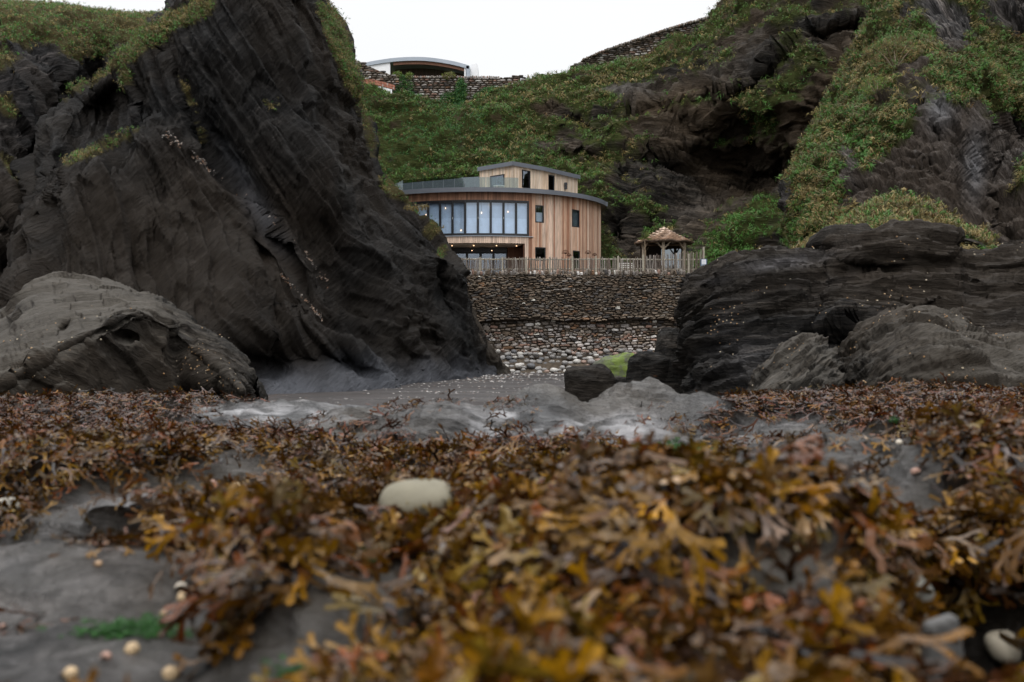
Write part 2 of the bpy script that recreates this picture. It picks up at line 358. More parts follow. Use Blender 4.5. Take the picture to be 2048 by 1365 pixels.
# ------------------------------------------------------------------ left headland
rows = [
 [(290,110,66),(310,80,66),(400,-30,64),(470,-90,62),(530,-120,62),(570,-120,64),(590,-120,66),(610,-115,68),(600,-112,74)],
 [(280,120,56),(300,90,55),(390,-20,52),(460,-80,50),(530,-110,50),(570,-115,52),(590,-110,55),(612,-110,58),(600,-110,70)],
 [(200,180,47),(270,100,47),(350,50,46),(440,20,45),(530,0,46),(580,0,48),(615,0,51),(645,0,55),(635,0,66)],
 [(130,240,42),(230,200,42.5),(320,150,43),(430,110,43),(530,110,44),(610,110,46),(660,115,50),(692,105,54),(680,110,66)],
 [(100,330,38),(210,290,39),(300,250,40),(430,230,41),(530,230,42),(630,235,44),(690,240,48),(732,260,53),(722,260,64)],
 [(75,440,35),(160,400,36),(300,380,38),(430,370,39),(560,370,40),(670,370,42),(722,380,47),(784,392,54),(774,390,64)],
 [(60,560,33),(130,520,34),(260,500,35),(420,500,37),(560,500,38),(700,500,41),(790,500,47),(886,505,55),(873,510,64)],
 [(40,700,29),(100,660,31),(250,650,32),(430,650,34),(580,650,36),(720,650,39),(840,640,46),(928,620,56),(915,625,64)],
 [(-60,800,26),(100,800,27),(300,800,29),(490,792,32),(610,787,34),(740,780,36.6),(860,764,46),(974,749,57),(975,747,62)],
 [(-60,860,26),(100,860,27),(300,860,29),(490,850,32),(610,850,34),(740,840,36.8),(860,815,46),(978,790,57),(980,780,62)],
]
rows = [[(r[0][0] - 6, r[0][1] + 10, r[0][2] + 11)] + r for r in rows]
P = net(rows, 320, 410); u, v = pix(P)
d = ZER(P)
d += step(P, [(300, 240), (316, 258), (410, 328), (498, 404), (592, 480), (656, 574), (720, 680)], 1.9, 80, 16)
d += step(P, [(330, 130), (372, 200), (404, 281), (455, 380), (486, 504), (520, 640)], 1.0, 45)
d += step(P, [(560, 10), (600, 120), (640, 260), (700, 420), (790, 560), (815, 700)], 1.1, 60)
d += step(P, [(770, 380), (830, 480), (850, 560), (880, 640), (930, 720)], 1.5, 45)
d += step(P, [(600, 640), (660, 660), (740, 700), (790, 770)], .9, 40)
d += dent(P, 185, 245, 92, 62, -32, 7.5, 3) + dent(P, 95, 430, 34, 150, 12, 5, 3) + dent(P, 530, 500, 45, 95, -32, 2.0)
d += dent(P, 870, 580, 22, 70, -12, 3.0) + dent(P, 850, 690, 28, 60, -10, 2.2) + dent(P, 540, 740, 60, 35, 0, 1.6) + dent(P, 690, 735, 80, 28, 10, 1.4)
d -= dent(P, 420, 620, 90, 120, 30, 1.2) + dent(P, 640, 620, 60, 90, -35, 1.0) + dent(P, 740, 720, 40, 50, -20, 1.2)
lowsm = 1 - .65 * sstep(650, 760, v)
P = push(P, d); N = normals(P)
nb = (-.79, .15, -.60)        # bedding plunges down to the right
D = .75 * fbm(P, 9, 4, 21) + lowsm * (.55 * strata(P, nb, 2.6, .35, 16, 31, 12) + .34 * strata(P, nb, 1.0, .35, 12, 37, 9) + .17 * strata(P, nb, .4, .5, 6, 41, 3) + .08 * strata(P, nb, .17, .5, 4, 42, 2)) + .07 * (ridged(P, 2.0, 5, 45) - .8) + lowsm * (.20 * facets(P, nb, (6.5, 3.6, .9), 51) + .09 * facets(P, nb, (2.6, 1.4, .34), 52))
P = P + N * (D * sstep(0, .06, np.linspace(0, 1, P.shape[0]))[:, None])[..., None]; N = normals(P); u, v = pix(P)
wash = sstep(700, 775, v + 18 * fbm(P, 3, 3, 3)) * .8 * sstep(480, 560, u) + .35 * blob(u, v, [(520, 420, 22, 90, -32), (480, 340, 14, 60, -35)])
gm = blob(u, v, [(140, 172, 36, 20, -30), (190, 140, 50, 24, -32), (250, 105, 60, 26, -32), (310, 68, 60, 24, -32), (370, 32, 60, 20, -20), (250, 150, 18, 26, 0, .8), (200, 296, 78, 9, -25, 1.0),
                 (700, 150, 20, 100, -25, .9), (670, 60, 24, 60, -25), (735, 250, 12, 70, -12, .8), (790, 375, 32, 20, 35), (832, 412, 34, 12, 40), (868, 455, 18, 26, 40),
                 (885, 500, 8, 20, 30, .8), (375, 190, 7, 40, -24, .7), (400, 265, 6, 40, -20, .7), (540, 210, 12, 5, 30, .8),])
crest = sstep(.3, 1, np.abs(np.gradient(u, axis=1)) * 0 + (N[..., 2] > .35))
veg = np.clip(gm * 1.5 + .35 * fbm(P, 1.2, 4, 77) - .35 + .25 * (N[..., 2] - .2) * (gm > .05), 0, 1); veg = sstep(.15, .5, veg) * (v < 560)
grid_obj('headland_rock', P, M['headland'], {'veg': veg, 'wash': np.clip(wash, 0, 1)}, kind='structure')
VEG.append(('head', P, N, veg))
# the thin end of the headland, in front of the sea wall
rows = [[(880,560,66),(900,560,66),(925,575,66),(940,600,66),(930,600,68)],
        [(860,600,60.5),(890,590,60),(915,585,60),(928,598,60.5),(930,598,64)],
        [(860,660,59.5),(900,655,58.5),(930,650,58.5),(957,655,59.5),(955,655,63.8)],
        [(860,710,59),(900,710,58),(945,705,58),(984,708,58.5),(980,708,63.5)],
        [(860,748,59),(900,752,57),(960,750,57.5),(1012,742,61),(1008,742,63.5)],
        [(860,790,59),(900,790,57),(960,780,57.5),(1025,770,61),(1020,770,63.5)]]
P = net(rows, 120, 120); N = normals(P)
P = P + N * (.25 * fbm(P, 3, 4, 5) + .14 * strata(P, (-.86, .1, -.5), .8, 1, 4, 6, 2) + .06 * ridged(P, 1, 4, 7))[..., None]; u, v = pix(P)
grid_obj('headland_toe', P, M['left_slab'], {'veg': ZER(P), 'wash': .5 * sstep(700, 745, v)}, kind='structure')

# ------------------------------------------------------------------ left back cliff
cols = [-300, -100, 0, 100, 200, 300, 420]
def prow(pys, Ys): return [(c, py, Y) for c, py, Y in zip(cols, pys, Ys)]
rows = [prow([-20, -5, 8, 12, 26, 32, 18], [95] * 7), prow([-30, -12, 5, 10, 24, 30, 16], [80, 80, 80, 80, 80, 82, 84]),
        prow([60, 40, 50, 55, 60, 60, 60], [62, 62, 64, 66, 70, 74, 76]), prow([100, 60, 80, 110, 150, 170, 180], [56, 56, 57, 60, 66, 70, 72]),
        prow([200, 170, 180, 210, 250, 300, 300], [50, 50, 51, 54, 60, 64, 66]), prow([350] * 7, [46, 46, 47, 50, 56, 60, 62]),
        prow([520] * 7, [42, 42, 43, 46, 52, 56, 58]), prow([680] * 7, [38, 38, 40, 43, 50, 54, 56]), prow([860] * 7, [34, 34, 36, 40, 46, 50, 52])]
P = net(rows, 200, 210)
d = step(P, [(-60, 60), (40, 190), (110, 300), (180, 420)], 1.6, 40) + step(P, [(-100, 200), (0, 300), (80, 400), (120, 500)], 1.8, 50) + dent(P, 20, 600, 60, 90, -10, 4) + dent(P, 135, 330, 55, 210, 14, 9, 3) + step(P, [(-60, 420), (40, 540), (100, 650)], 1.5, 40)
P = push(P, d); N = normals(P); nb = (-.72, .2, -.66)
P = P + N * ((.6 * fbm(P, 8, 4, 121) + .55 * strata(P, nb, 2.2, .5, 14, 131, 9) + .3 * strata(P, nb, .8, .5, 9, 137, 5) + .12 * strata(P, nb, .33, .5, 5, 138, 3) + .12 * ridged(P, 2, 4, 145) + .35 * facets(P, nb, (3.5, 2, .9), 151) + .15 * facets(P, nb, (1.4, .8, .35), 152)) * sstep(.1, .3, np.linspace(0, 1, P.shape[0]))[:, None])[..., None]; N = normals(P); u, v = pix(P)
gm = blob(u, v, [(60, 45, 170, 45, 8), (230, 50, 120, 40, 10), (15, 215, 30, 18, 35), (40, 350, 60, 13, 48, .9), (75, 395, 22, 12, 40, .9), (-60, 120, 90, 40, 0), (200, 22, 320, 26, 2, 1.2), (170, 90, 60, 30, 0)])
veg = sstep(.2, .5, np.clip(gm * 1.5 + .3 * fbm(P, 1.5, 4, 78) - .25, 0, 1))
grid_obj('western_cliff', P, M['left_back'], {'veg': veg, 'wash': ZER(P)}, kind='structure'); VEG.append(('left', P, N, veg))

# ------------------------------------------------------------------ left slab in the near middle distance
EDG = [(-200,860,14.8),(0,765,15.2),(60,728,15.7),(130,690,16.2),(200,655,16.8),(255,632,17.4),(325,648,18.2),(395,702,18.2),(452,745,17.9),(492,790,17.6)]
top = [(-200,700,21),(0,640,21),(60,588,21),(130,571,21),(200,582,21),(260,600,20.5),(330,626,20),(400,682,19.5),(450,722,19),(487,772,18.5)]
rows = [backrow(top, 6, -1.5), backrow(top, 2.2, .0), top,
        [(a, b - 7, c + .35) for a, b, c in EDG], EDG, [(a, b + 12, c + .02) for a, b, c in EDG],
        [(-200,900,14.9),(0,805,15.3),(60,785,15.75),(130,765,16.2),(200,750,16.8),(255,742,17.3),(335,745,18),(402,765,18),(455,790,17.8),(497,812,17.6)],
        [(-200,980,14.9),(0,900,15.2),(60,890,15.6),(130,880,16),(200,880,16.6),(255,880,17.1),(335,880,17.8),(404,880,17.8),(458,880,17.6),(500,880,17.5)]]
rows = [r + [(r[-1][0] - 4, r[-1][1] + 8, r[-1][2] + 5)] for r in rows]
P = net(rows, 190, 260)
P = push(P, step(P, [(300, 600), (335, 650), (330, 720), (360, 800)], .9, 40, 12) + step(P, [(0, 800), (120, 720), (250, 650)], .35, 18) + dent(P, 130, 660, 24, 8, -35, .5) + dent(P, 255, 675, 16, 7, 10, .6) + dent(P, 430, 790, 40, 14, 10, .5))
N = normals(P); nb = (-.42, .78, .46)
P = P + N * (.13 * fbm(P, 3, 5, 221) + .02 * strata(P, nb, .6, .6, 4, 231, 4) + .012 * strata(P, nb, .22, .6, 3, 237, 2) + .05 * ridged(P, .8, 5, 245) + .09 * facets(P, nb, (2.6, .8, .35), 251))[..., None]; u, v = pix(P)
nn = normals(P); wash = np.clip(sstep(.35, .8, nn[..., 2]) * .75 * sstep(420, 260, u) + .3 * blob(u, v, [(450, 760, 30, 50, -30)]) + .2 * fbm(P, 1, 3, 3), 0, 1)
grid_obj('slanting_slab', P, M['left_slab'], {'veg': ZER(P), 'wash': wash}, kind='structure'); SLAB_L = (P, nn)

# ------------------------------------------------------------------ hillside with the cave cliff
cols = [620, 740, 850, 945, 1040, 1160, 1260, 1340, 1430, 1520, 1650, 1800, 1950, 2150, 2420]
ridge = [120, 186, 208, 214, 166, 141, 124, 105, 58, -40, -120, -160, -150, -150, -150]
rows = [[(c, p_, y) for c, p_, y in zip(cols, pp, yy)] for pp, yy in [
 (ridge, [108,108,107,107,106,106,105,104,102,100,100,98,95,90,86]),
 ([190,226,240,244,214,195,180,160,125,60,10,-30,-40,-40,-40], [103,103,102,101,100,99,98,96,93,90,88,86,84,82,80]),
 ([280]*5 + [270, 255, 240, 215, 170, 130, 100, 90, 90, 90], [98,98,97,96,95,94,92,89,86,83,81,80,79,78,77]),
 ([355]*6 + [345, 335, 315, 280, 240, 220, 210, 210, 210], [93,92,92,91,90,89,88,88,87,84,80,78,77,76,75]),
 ([430]*6 + [425, 420, 405, 380, 350, 340, 330, 330, 330], [88,88,88,88,87,86,85,85,86,84,79,76,75,74,74]),
 ([510]*7 + [505, 490, 460, 450, 450, 450, 450, 450], [85,85,85,85,85,84,82,80,79,78,76,74,73,72,72]),
 ([600]*15, [82,82,82,82,82,81,78,74,72,70,70,70,70,70,70]),
 ([700]*15, [80,80,80,80,80,80,77,70,66,64,64,64,64,64,64])]]
rows.insert(0, backrow(rows[0], 14, .3))
rows.insert(0, backrow(rows[0], 60, 2.0))
P = net(rows, 290, 480); u, v = pix(P)
d = ZER(P)
d += dent(P, 1480, 330, 120, 75, 12, 5.0, 3) + dent(P, 1545, 385, 65, 50, 20, 5, 3) + dent(P, 1370, 250, 55, 28, 10, 3, 3) + dent(P, 1660, 330, 60, 120, 0, 4)
d += dent(P, 1610, 470, 22, 60, 0, 8, 3) + dent(P, 1240, 480, 35, 38, 0, 4, 3)
d += step(P, [(1260, 225), (1330, 205), (1400, 190), (1480, 175), (1560, 130)][::-1], 3.2, 45) + step(P, [(1270, 330), (1330, 300), (1430, 270)][::-1], 1.6, 35)
d += step(P, [(1040, 330), (1130, 300), (1230, 330)][::-1], .8, 16) + step(P, [(1080, 205), (1150, 225), (1190, 260)][::-1], .8, 18) + step(P, [(1160, 300), (1230, 285), (1300, 300)][::-1], 1.4, 20)
d += step(P, [(1200, 440), (1260, 430), (1310, 440)][::-1], 1.8, 25) + step(P, [(1540, 120), (1620, 60), (1700, 40), (1780, 50)][::-1], 2.6, 35) + step(P, [(1730, 90), (1820, 40), (1890, 70)][::-1], 2.4, 35)
d -= dent(P, 1420, 285, 60, 20, 10, 2.2) + dent(P, 1470, 290, 40, 12, -15, 1.5) + dent(P, 1540, 440, 80, 40, -35, 2)
P = push(P, d); N = normals(P); nb = (.18, .3, .93)
rk = np.clip(blob(u, v, [(1470, 300, 190, 120, 10, 1.3), (1390, 160, 130, 50, -15), (1270, 330, 70, 30, 10, .8), (1600, 250, 120, 150, 0), (1700, 100, 200, 80), (1620, 480, 60, 60)]), 0, 1)
P = P + N * (sstep(.24, .40, np.linspace(0, 1, P.shape[0]))[:, None] * (1 - rk) * .9 * (np.abs(gnoise(P / 2.6, 361)) * 1.6 + .5 * np.abs(gnoise(P / 1.2, 362))) + 1.0 * fbm(P, 10, 5, 321) + (.35 + .65 * rk) * (.75 * strata(P, nb, 2.2, .9, 12, 331, 7) + .42 * strata(P, nb, .8, .8, 8, 337, 4) + .15 * strata(P, nb, .32, .8, 5, 338, 3)) + .45 * ridged(P, 4, 5, 345) + (.25 + .75 * rk) * (.55 * facets(P, nb, (5, 3, 1.3), 351) + .25 * facets(P, nb, (2, 1.2, .5), 352)))[..., None] * sstep(0.02, .14, np.linspace(0, 1, P.shape[0]))[:, None, None]
N = normals(P); u, v = pix(P)
bare = np.clip(blob(u, v, [(1440, 330, 150, 95, 12, 1.4), (1560, 370, 80, 80, 10, 1.4), (1370, 245, 110, 40, 5, 1.1), (1400, 165, 130, 32, -12, 1.0), (1500, 110, 80, 40, -20, .9), (1240, 180, 50, 16, 0, .9),
   (1290, 330, 55, 34, 0, .9), (1150, 295, 45, 18, 10, .9), (1100, 225, 50, 14, 15, .75), (1260, 480, 45, 45, 0, 1.1), (1320, 470, 35, 30, 0, .7), (1400, 410, 90, 45, 0, 1.1), (1640, 330, 60, 130, 0, 1.2),
   (1700, 60, 90, 60, 20, 1), (1850, 60, 70, 60, 10, 1), (2020, 60, 90, 50, 10, .9), (1590, 490, 50, 50, 0, 1.2), (2000, 250, 80, 120, 0, 1.1), (1490, 500, 60, 40, -30, .8)]), 0, 1.4)
green = blob(u, v, [(1440, 285, 42, 17, -8, 1.2), (1530, 430, 95, 36, -38, 1.2), (1480, 500, 60, 22, -40, 1.2), (1440, 525, 40, 14, -30, 1.3), (1300, 470, 60, 20, 0, .4), (1520, 240, 35, 90, 35, .9)])
veg = .68 + .22 * sstep(1330, 1230, u) + .70 * fbm(P, 4.0, 5, 79, .62) - 1.25 * bare + 1.3 * green + .5 * (N[..., 2] - .45)
veg = sstep(.2, .6, veg)
grid_obj('hillside', P, M['cliff'], {'veg': veg, 'wash': .6 * blob(u, v, [(1230, 178, 60, 18), (1400, 150, 120, 20, -15, .5), (1400, 415, 60, 22, 0, .5)])}, kind='structure'); VEG.append(('hill', P, N, veg))

# ------------------------------------------------------------------ right spur and grassy hump
rows = [
 [(1790,-150,84),(1830,-150,78),(1860,-150,76),(1900,-150,74),(1960,-150,73),(2050,-150,72),(2150,-150,70),(2400,-150,68)],
 [(1745,60,78),(1770,60,71),(1820,75,67),(1870,90,65),(1950,100,66),(2040,90,68),(2120,60,66),(2400,60,64)],
 [(1675,190,74),(1700,190,65),(1780,180,61),(1890,168,58),(1945,190,59.5),(2010,200,63),(2100,190,62),(2400,190,58)],
 [(1620,300,72),(1640,300,61),(1730,295,57),(1840,280,54.5),(1940,280,55),(2005,300,60),(2100,300,60),(2400,300,54)],
 [(1606,400,70),(1616,400,57),(1690,390,54),(1790,380,51.5),(1900,390,50.5),(1985,400,52),(2080,400,53),(2400,400,50)],
 [(1612,500,68),(1622,500,54),(1700,500,51),(1800,500,48.5),(1900,500,47.5),(1990,500,48),(2080,480,48),(2400,500,46)],
 [(1612,620,68),(1622,620,52),(1700,620,49),(1800,620,47),(1900,620,46),(1990,620,46),(2080,600,46),(2400,620,44)]]
P = net(rows, 240, 290)
d = step(P, [(1990, 480), (1960, 380), (1965, 300), (1945, 220)][::-1], 2.2, 40) * 1.0 + step(P, [(1690, 440), (1730, 330), (1800, 290), (1850, 230)][::-1], -1.2, 40) + dent(P, 2020, 270, 35, 45, 0, 5, 3) + dent(P, 1860, 330, 18, 90, 8, 1.2)
P = push(P, d); N = normals(P); u, v = pix(P); nb = (.88, .25, .40)
rk = blob(u, v, [(1880, 330, 130, 140, 20, 1.2), (2020, 450, 90, 90)]); rk = np.clip(rk, 0, 1)
P = P + N * ((1 - rk) * .6 * (np.abs(gnoise(P / 1.8, 461)) * 1.6 + .5 * np.abs(gnoise(P / .8, 462))) + .9 * fbm(P, 8, 4, 421) + (.3 + .7 * rk) * (.6 * strata(P, nb, 2.0, .5, 14, 431, 12) + .32 * strata(P, nb, .75, .5, 9, 437, 6) + .12 * strata(P, nb, .3, .5, 5, 438, 4)) + .25 * ridged(P, 2.5, 5, 445) + (.2 + .8 * rk) * (.4 * facets(P, nb, (4.5, 1.6, .8), 451) + .18 * facets(P, nb, (1.8, .7, .3), 452)))[..., None]; N = normals(P); u, v = pix(P)
bare = blob(u, v, [(1900, 300, 70, 110, -15, 1.5), (1850, 400, 110, 60, -25, 1.4), (1960, 380, 60, 110, 0, 1.5), (2040, 470, 80, 90, 0, 1.5), (2020, 280, 40, 60, 0, 1.4), (1900, 60, 40, 60, -30, 1.1), (1765, 400, 70, 65, 30, 1.2), (1700, 345, 26, 30, 30, .9), (1820, 300, 40, 40, 0, .8), (1660, 470, 30, 18, 0, .7), (1830, 130, 30, 50, 30, .8), (2040, 30, 60, 40, 0, .9)])
veg = sstep(.2, .6, .72 + .65 * fbm(P, 3, 5, 80, .6) - 1.25 * bare + .7 * blob(u, v, [(1640, 420, 40, 100), (1790, 250, 90, 40, -35), (1960, 150, 110, 40, 30)]))
grid_obj('eastern_spur', P, M['spur'], {'veg': veg, 'wash': .7 * blob(u, v, [(1880, 215, 30, 40), (1790, 470, 35, 22, -30), (1950, 330, 20, 60)])}, kind='structure'); VEG.append(('spur', P, N, veg))
top = [(1600,500,40),(1645,490,40),(1690,445,40),(1740,416,40),(1795,404,40),(1860,418,40),(1920,446,39),(1965,466,38),(1988,496,38),(1990,560,38)]
rows = [backrow(top, 9, -.8), backrow(top, 3, 0), top, [(a, b + 38 + (c > 39) * 4, c - 2.2) for a, b, c in top], [(a, b + 90, c - 3.4) for a, b, c in top], [(a, b + 200, c - 4) for a, b, c in top]]
P = net(rows, 110, 220); P = push(P, dent(P, 1925, 492, 38, 9, 12, 1.2, 3)); N = normals(P)
P = P + N * (.35 * fbm(P, 4, 5, 521) + .12 * strata(P, (.1, .3, .95), .6, 1, 3, 531, 2))[..., None]; N = normals(P); u, v = pix(P)
veg = sstep(.25, .5, 1.1 - 1.5 * blob(u, v, [(1930, 490, 60, 16, 12)]) + .3 * fbm(P, 1.5, 4, 81) - .9 * sstep(1975, 1992, u))
grid_obj('grassy_hummock', P, M['right_rock'], {'veg': veg, 'wash': ZER(P)}, kind='structure'); VEG.append(('hump', P, N, veg))

# ------------------------------------------------------------------ dark rock on the right
top = [(1352,575,26),(1425,552,24.5),(1500,519,24),(1570,512,23.5),(1640,507,23),(1662,480,22.6),(1720,466,22.4),(1790,459,22.2),(1870,463,22),(1915,472,22),(1932,500,21.6),(2000,500,21.4),(2080,490,21.2),(2400,470,21)]
def dn(py, Ys): return [(a + 0, (py if i > 0 else py), y) for i, ((a, b, c), y) in enumerate(zip(top, Ys))]
rows = [backrow(top, 14, -1.5), backrow(top, 4, -.1), top,
        dn(585, [25,23.4,22.6,22,21.6,21.2,20.8,20.6,20.4,20.2,20.1,20,19.8,19]),
        dn(660, [24.6,22.6,21.6,20.9,20.4,20,19.6,19.3,19,18.8,18.6,18.4,18.1,17.4]),
        dn(740, [24,21.6,20.2,19.5,19,18.6,18.2,17.8,17.4,17.2,17,16.8,16.4,15.8]),
        dn(880, [23,20.4,18.6,18,17.6,17.2,16.8,16.4,16,15.8,15.6,15.4,15,14.4])]
rows = [[(q[0] + max(0, 1430 - q[0]) * .38,) + q[1:] for q in r] for r in rows]
rows = [[(r[0][0] + 26, r[0][1] + (6 if i < 3 else 0), r[0][2] + 9)] + r for i, r in enumerate(rows)]
P = net(rows, 255, 390)
d = step(P, [(1700, 640), (1600, 660), (1540, 740), (1500, 800)], 1.1, 50) + step(P, [(1350, 600), (1420, 590), (1520, 560), (1640, 545), (1760, 560), (1900, 540), (2100, 560)], .5, 25)
d += dent(P, 1400, 640, 26, 60, 5, .7) + dent(P, 1690, 690, 50, 28, 20, 1.2) + dent(P, 1370, 740, 24, 50, 0, .8) + dent(P, 1730, 530, 50, 6, 10, .4) + step(P, [(1380, 590), (1365, 680), (1380, 780)], .5, 14)
P = push(P, d); N = normals(P); nb = (.10, .35, .93)
P = P + N * (.30 * fbm(P, 4, 4, 621) + .13 * strata(P, nb, .95, .7, 7, 631, 6) + .085 * strata(P, nb, .36, .7, 5, 637, 3.5) + .05 * strata(P, nb, .15, .7, 3, 638, 2) + .08 * (ridged(P, 1.3, 5, 645) - .8) + .11 * facets(P, nb, (1.6, 1.0, .38), 651) + .05 * facets(P, nb, (.6, .4, .14), 652))[..., None]; N = normals(P); u, v = pix(P)
grid_obj('layered_outcrop', P, M['right_rock'], {'veg': ZER(P), 'wash': np.clip(.55 * blob(u, v, [(1560, 525, 90, 12, -8), (1430, 560, 40, 8, -12, .5), (1480, 720, 60, 60, 0, .4)]) + .08 * fbm(P, 1, 3, 4), 0, 1)}, kind='structure'); ROCK_R = (P, N)
def mound(name, top, dfront, back, mat, seed, nb, washf, base=70, sc=1.0, n=(130, 200), feats=None, **kw):
    rows = [backrow(top, back, -1.0), backrow(top, back * .4, -.05), top, [(a, b + base * .3, c - dfront * .45) for a, b, c in top], [(a, b + base, c - dfront * .85) for a, b, c in top], [(a, b + base * 2.6, c - dfront) for a, b, c in top]]
    P = net(rows, *n)
    if feats: P = push(P, feats(P))
    N = normals(P)
    P = P + N * (sc * (.16 * fbm(P, 1.6, 4, seed) + .05 * strata(P, nb, .25, 1, 2, seed + 3, 1.2) + .022 * strata(P, nb, .09, 1, 1, seed + 4, .6) + .02 * ridged(P, .5, 4, seed + 9) + .09 * facets(P, nb, (1.6, .8, .22), seed + 1) + .035 * facets(P, nb, (.6, .3, .09), seed + 2)))[..., None]; N = normals(P); u, v = pix(P)
    o = grid_obj(name, P, mat, {'veg': ZER(P), 'wash': washf(P, N, u, v)}, **kw); return P, N
wf = lambda P, N, u, v: np.clip(.25 + .5 * sstep(.2, .8, N[..., 2]) + .25 * fbm(P, .8, 3, 5), 0, 1) * .8
K1 = mound('pale_rib', [(1490,820,15.5),(1515,775,15.5),(1560,728,15.4),(1600,693,15.2),(1628,682,15),(1655,700,14.8),(1690,745,14.6),(1720,800,14.6)], 2.6, 3, M['left_slab'], 701, (-.5, .3, .8), wf, 80, kind='structure')
K2 = mound('pale_shoulder', [(1640,790,16),(1690,735,16),(1740,665,16),(1800,635,15.8),(1855,623,15.6),(1920,640,15.4),(1980,672,15.2),(2080,690,15),(2250,690,15)], 3.0, 3, M['left_slab'], 711, (.1, .35, .93), lambda P, N, u, v: np.clip(.15 + .6 * sstep(1760, 1900, u) * sstep(.1, .7, N[..., 2]) + .2 * fbm(P, .8, 3, 5), 0, 1) * .8, 85, kind='structure')

# ------------------------------------------------------------------ boulders
def blobrock(name, px, py0, py1, Y, wpx, dep, seed, mat, square=2.6, colf=None, cols=None, nu=56, nv=36, rough=.09, **kw):
    """squarish rounded boulder with its own thickness; py0 top row, py1 foot row"""
    x = xat(px, Y); zt = zat(py0, Y); zb = zat(py1, Y); rx = wpx / 2 / F * Y; rz = (zt - zb) * .62; cz = zt - rz
    th = np.linspace(0, 2 * np.pi, nu); ph = np.linspace(-np.pi / 2, np.pi / 2, nv)
    T, Ph = np.meshgrid(th, ph); e = 2 / square
    cp = lambda a: np.sign(np.cos(a)) * np.abs(np.cos(a)) ** e; sp = lambda a: np.sign(np.sin(a)) * np.abs(np.sin(a)) ** e
    P = np.stack([rx * cp(T) * cp(Ph), dep * sp(T) * cp(Ph), rz * sp(Ph)], -1)
    dirs = P / (np.linalg.norm(P, axis=-1)[..., None] + 1e-6); s = min(rx, rz)
    k = 1 + rough * (fbm(dirs * 1.0 + seed * 3.1, .9, 4, seed) * 2.2) + .03 * strata(P / s, (.1, .2, 1), .22, 1, 1, seed, .8)
    k[:, -1] = k[:, 0]
    P = P * k[..., None] 
    Q = P + np.array([x, Y, cz]); i = np.arange(nv * nu).reshape(nv, nu)
    Fc = np.stack([i[:-1, :-1], i[:-1, 1:], i[1:, 1:], i[1:, :-1]], -1).reshape(-1, 4)
    me = mesh_np(name, P.reshape(-1, 3), Fc, mat, {'veg': np.zeros(nu * nv), 'wash': np.zeros(nu * nv) if colf is None else colf(P / s).ravel()}, cols=None if cols is None else cols(P / s).reshape(-1, 3))
    o = bpy.data.objects.new(name, me); o.location = (x, Y, cz); return link(o, **kw), Q
blobrock('boulder', 1180, 733, 816, 24, 100, .62, 5, M['right_rock'], 3.2, label='dark squarish boulder standing on the sand in front of the mossy one', cat='boulder')
blobrock('boulder', 1244, 756, 790, 30, 42, .4, 8, M['right_rock'], 2.6, label='small dark boulder wedged between the squarish boulder and the big outcrop', cat='boulder')
blobrock('boulder', 1300, 706, 800, 27, 92, .9, 12, M['right_rock'], 3.6, label='dark block leaning against the left foot of the big outcrop', cat='boulder')
blobrock('boulder', 1345, 668, 800, 27, 60, .9, 14, M['right_rock'], 3.6, label='tall dark block joining the left edge of the big outcrop', cat='boulder')
def moss_material():
    m, t, p = newmat('mossy_boulder'); g = nd(t, 'ShaderNodeNewGeometry'); n = noise(t, g.outputs['Position'], 6, 7, .7); n2 = noise(t, g.outputs['Position'], 1.6, 4, .6)
    c = mixc(t, ramp(t, n2, [(.40, (0, 0, 0)), (.5, (1, 1, 1))]), (.055, .055, .04), mixc(t, n, (.035, .075, .010), (.13, .16, .018)))
    c = mixc(t, attr(t, 'wash').outputs['Fac'], c, (.07, .07, .055)); t.links.new(c, p.inputs['Base Color']); p.inputs['Roughness'].default_value = .85
    t.links.new(bump(t, n, .9, .06), p.inputs['Normal']); return m
M['moss'] = moss_material()
blobrock('boulder', 1236, 712, 786, 36, 104, .8, 23, M['moss'], 3.0, colf=lambda q: sstep(-.2, -1.1, q[..., 0]), label='boulder covered in bright green and yellow moss below the sea wall', cat='boulder')
blobrock('boulder', 1419, 535, 552, 64.5, 26, .45, 31, M['cobble'], 2.3, cols=lambda q: np.ones(q.shape) * np.array([.16, .12, .10]), label='round brown boulder at the right end of the sea wall top, below the notice', cat='boulder')

# ------------------------------------------------------------------ rubble masonry
def stone_template(k, seed):
    r = np.random.default_rng(seed); n = 8; a = (np.arange(n) + .5) / n * 2 * np.pi + r.uniform(-.16, .16, n)
    sq = np.stack([np.sign(np.cos(a)) * np.abs(np.cos(a)) ** .55, np.sign(np.sin(a)) * np.abs(np.sin(a)) ** .55], -1) * r.uniform(.84, 1.0, n)[:, None]
    V = [(x * .5, .5, z * .5) for x, z in sq] + [(x * .49, -.15 + r.uniform(-.12, .12), z * .49) for x, z in sq] + [(x * .36, -.42 + r.uniform(-.14, .1), z * .33) for x, z in sq]
    Fs = []
    for j in range(2):
        for i in range(n): Fs.append((j * n + i, j * n + (i + 1) % n, (j + 1) * n + (i + 1) % n, (j + 1) * n + i)); 
    V.append((r.uniform(-.1, .1), -.5, r.uniform(-.1, .1)))
    for i in range(n): Fs.append((2 * n + i, 2 * n + (i + 1) % n, 3 * n, 3 * n))
    return np.array(V), Fs
ST = [stone_template(8, s) for s in range(14)]
def add_stone(mb, c, w_, h, dp, col, k, tilt=0.0):
    V, Fs = ST[k % 14]; V = V * np.array([w_, dp, h]); ca, sa = math.cos(tilt), math.sin(tilt)
    V = np.stack([V[:, 0] * ca - V[:, 2] * sa, V[:, 1], V[:, 0] * sa + V[:, 2] * ca], -1) + np.array(c)
    mb.add(V, [f if f[2] != f[3] else f[:3] for f in Fs], col)
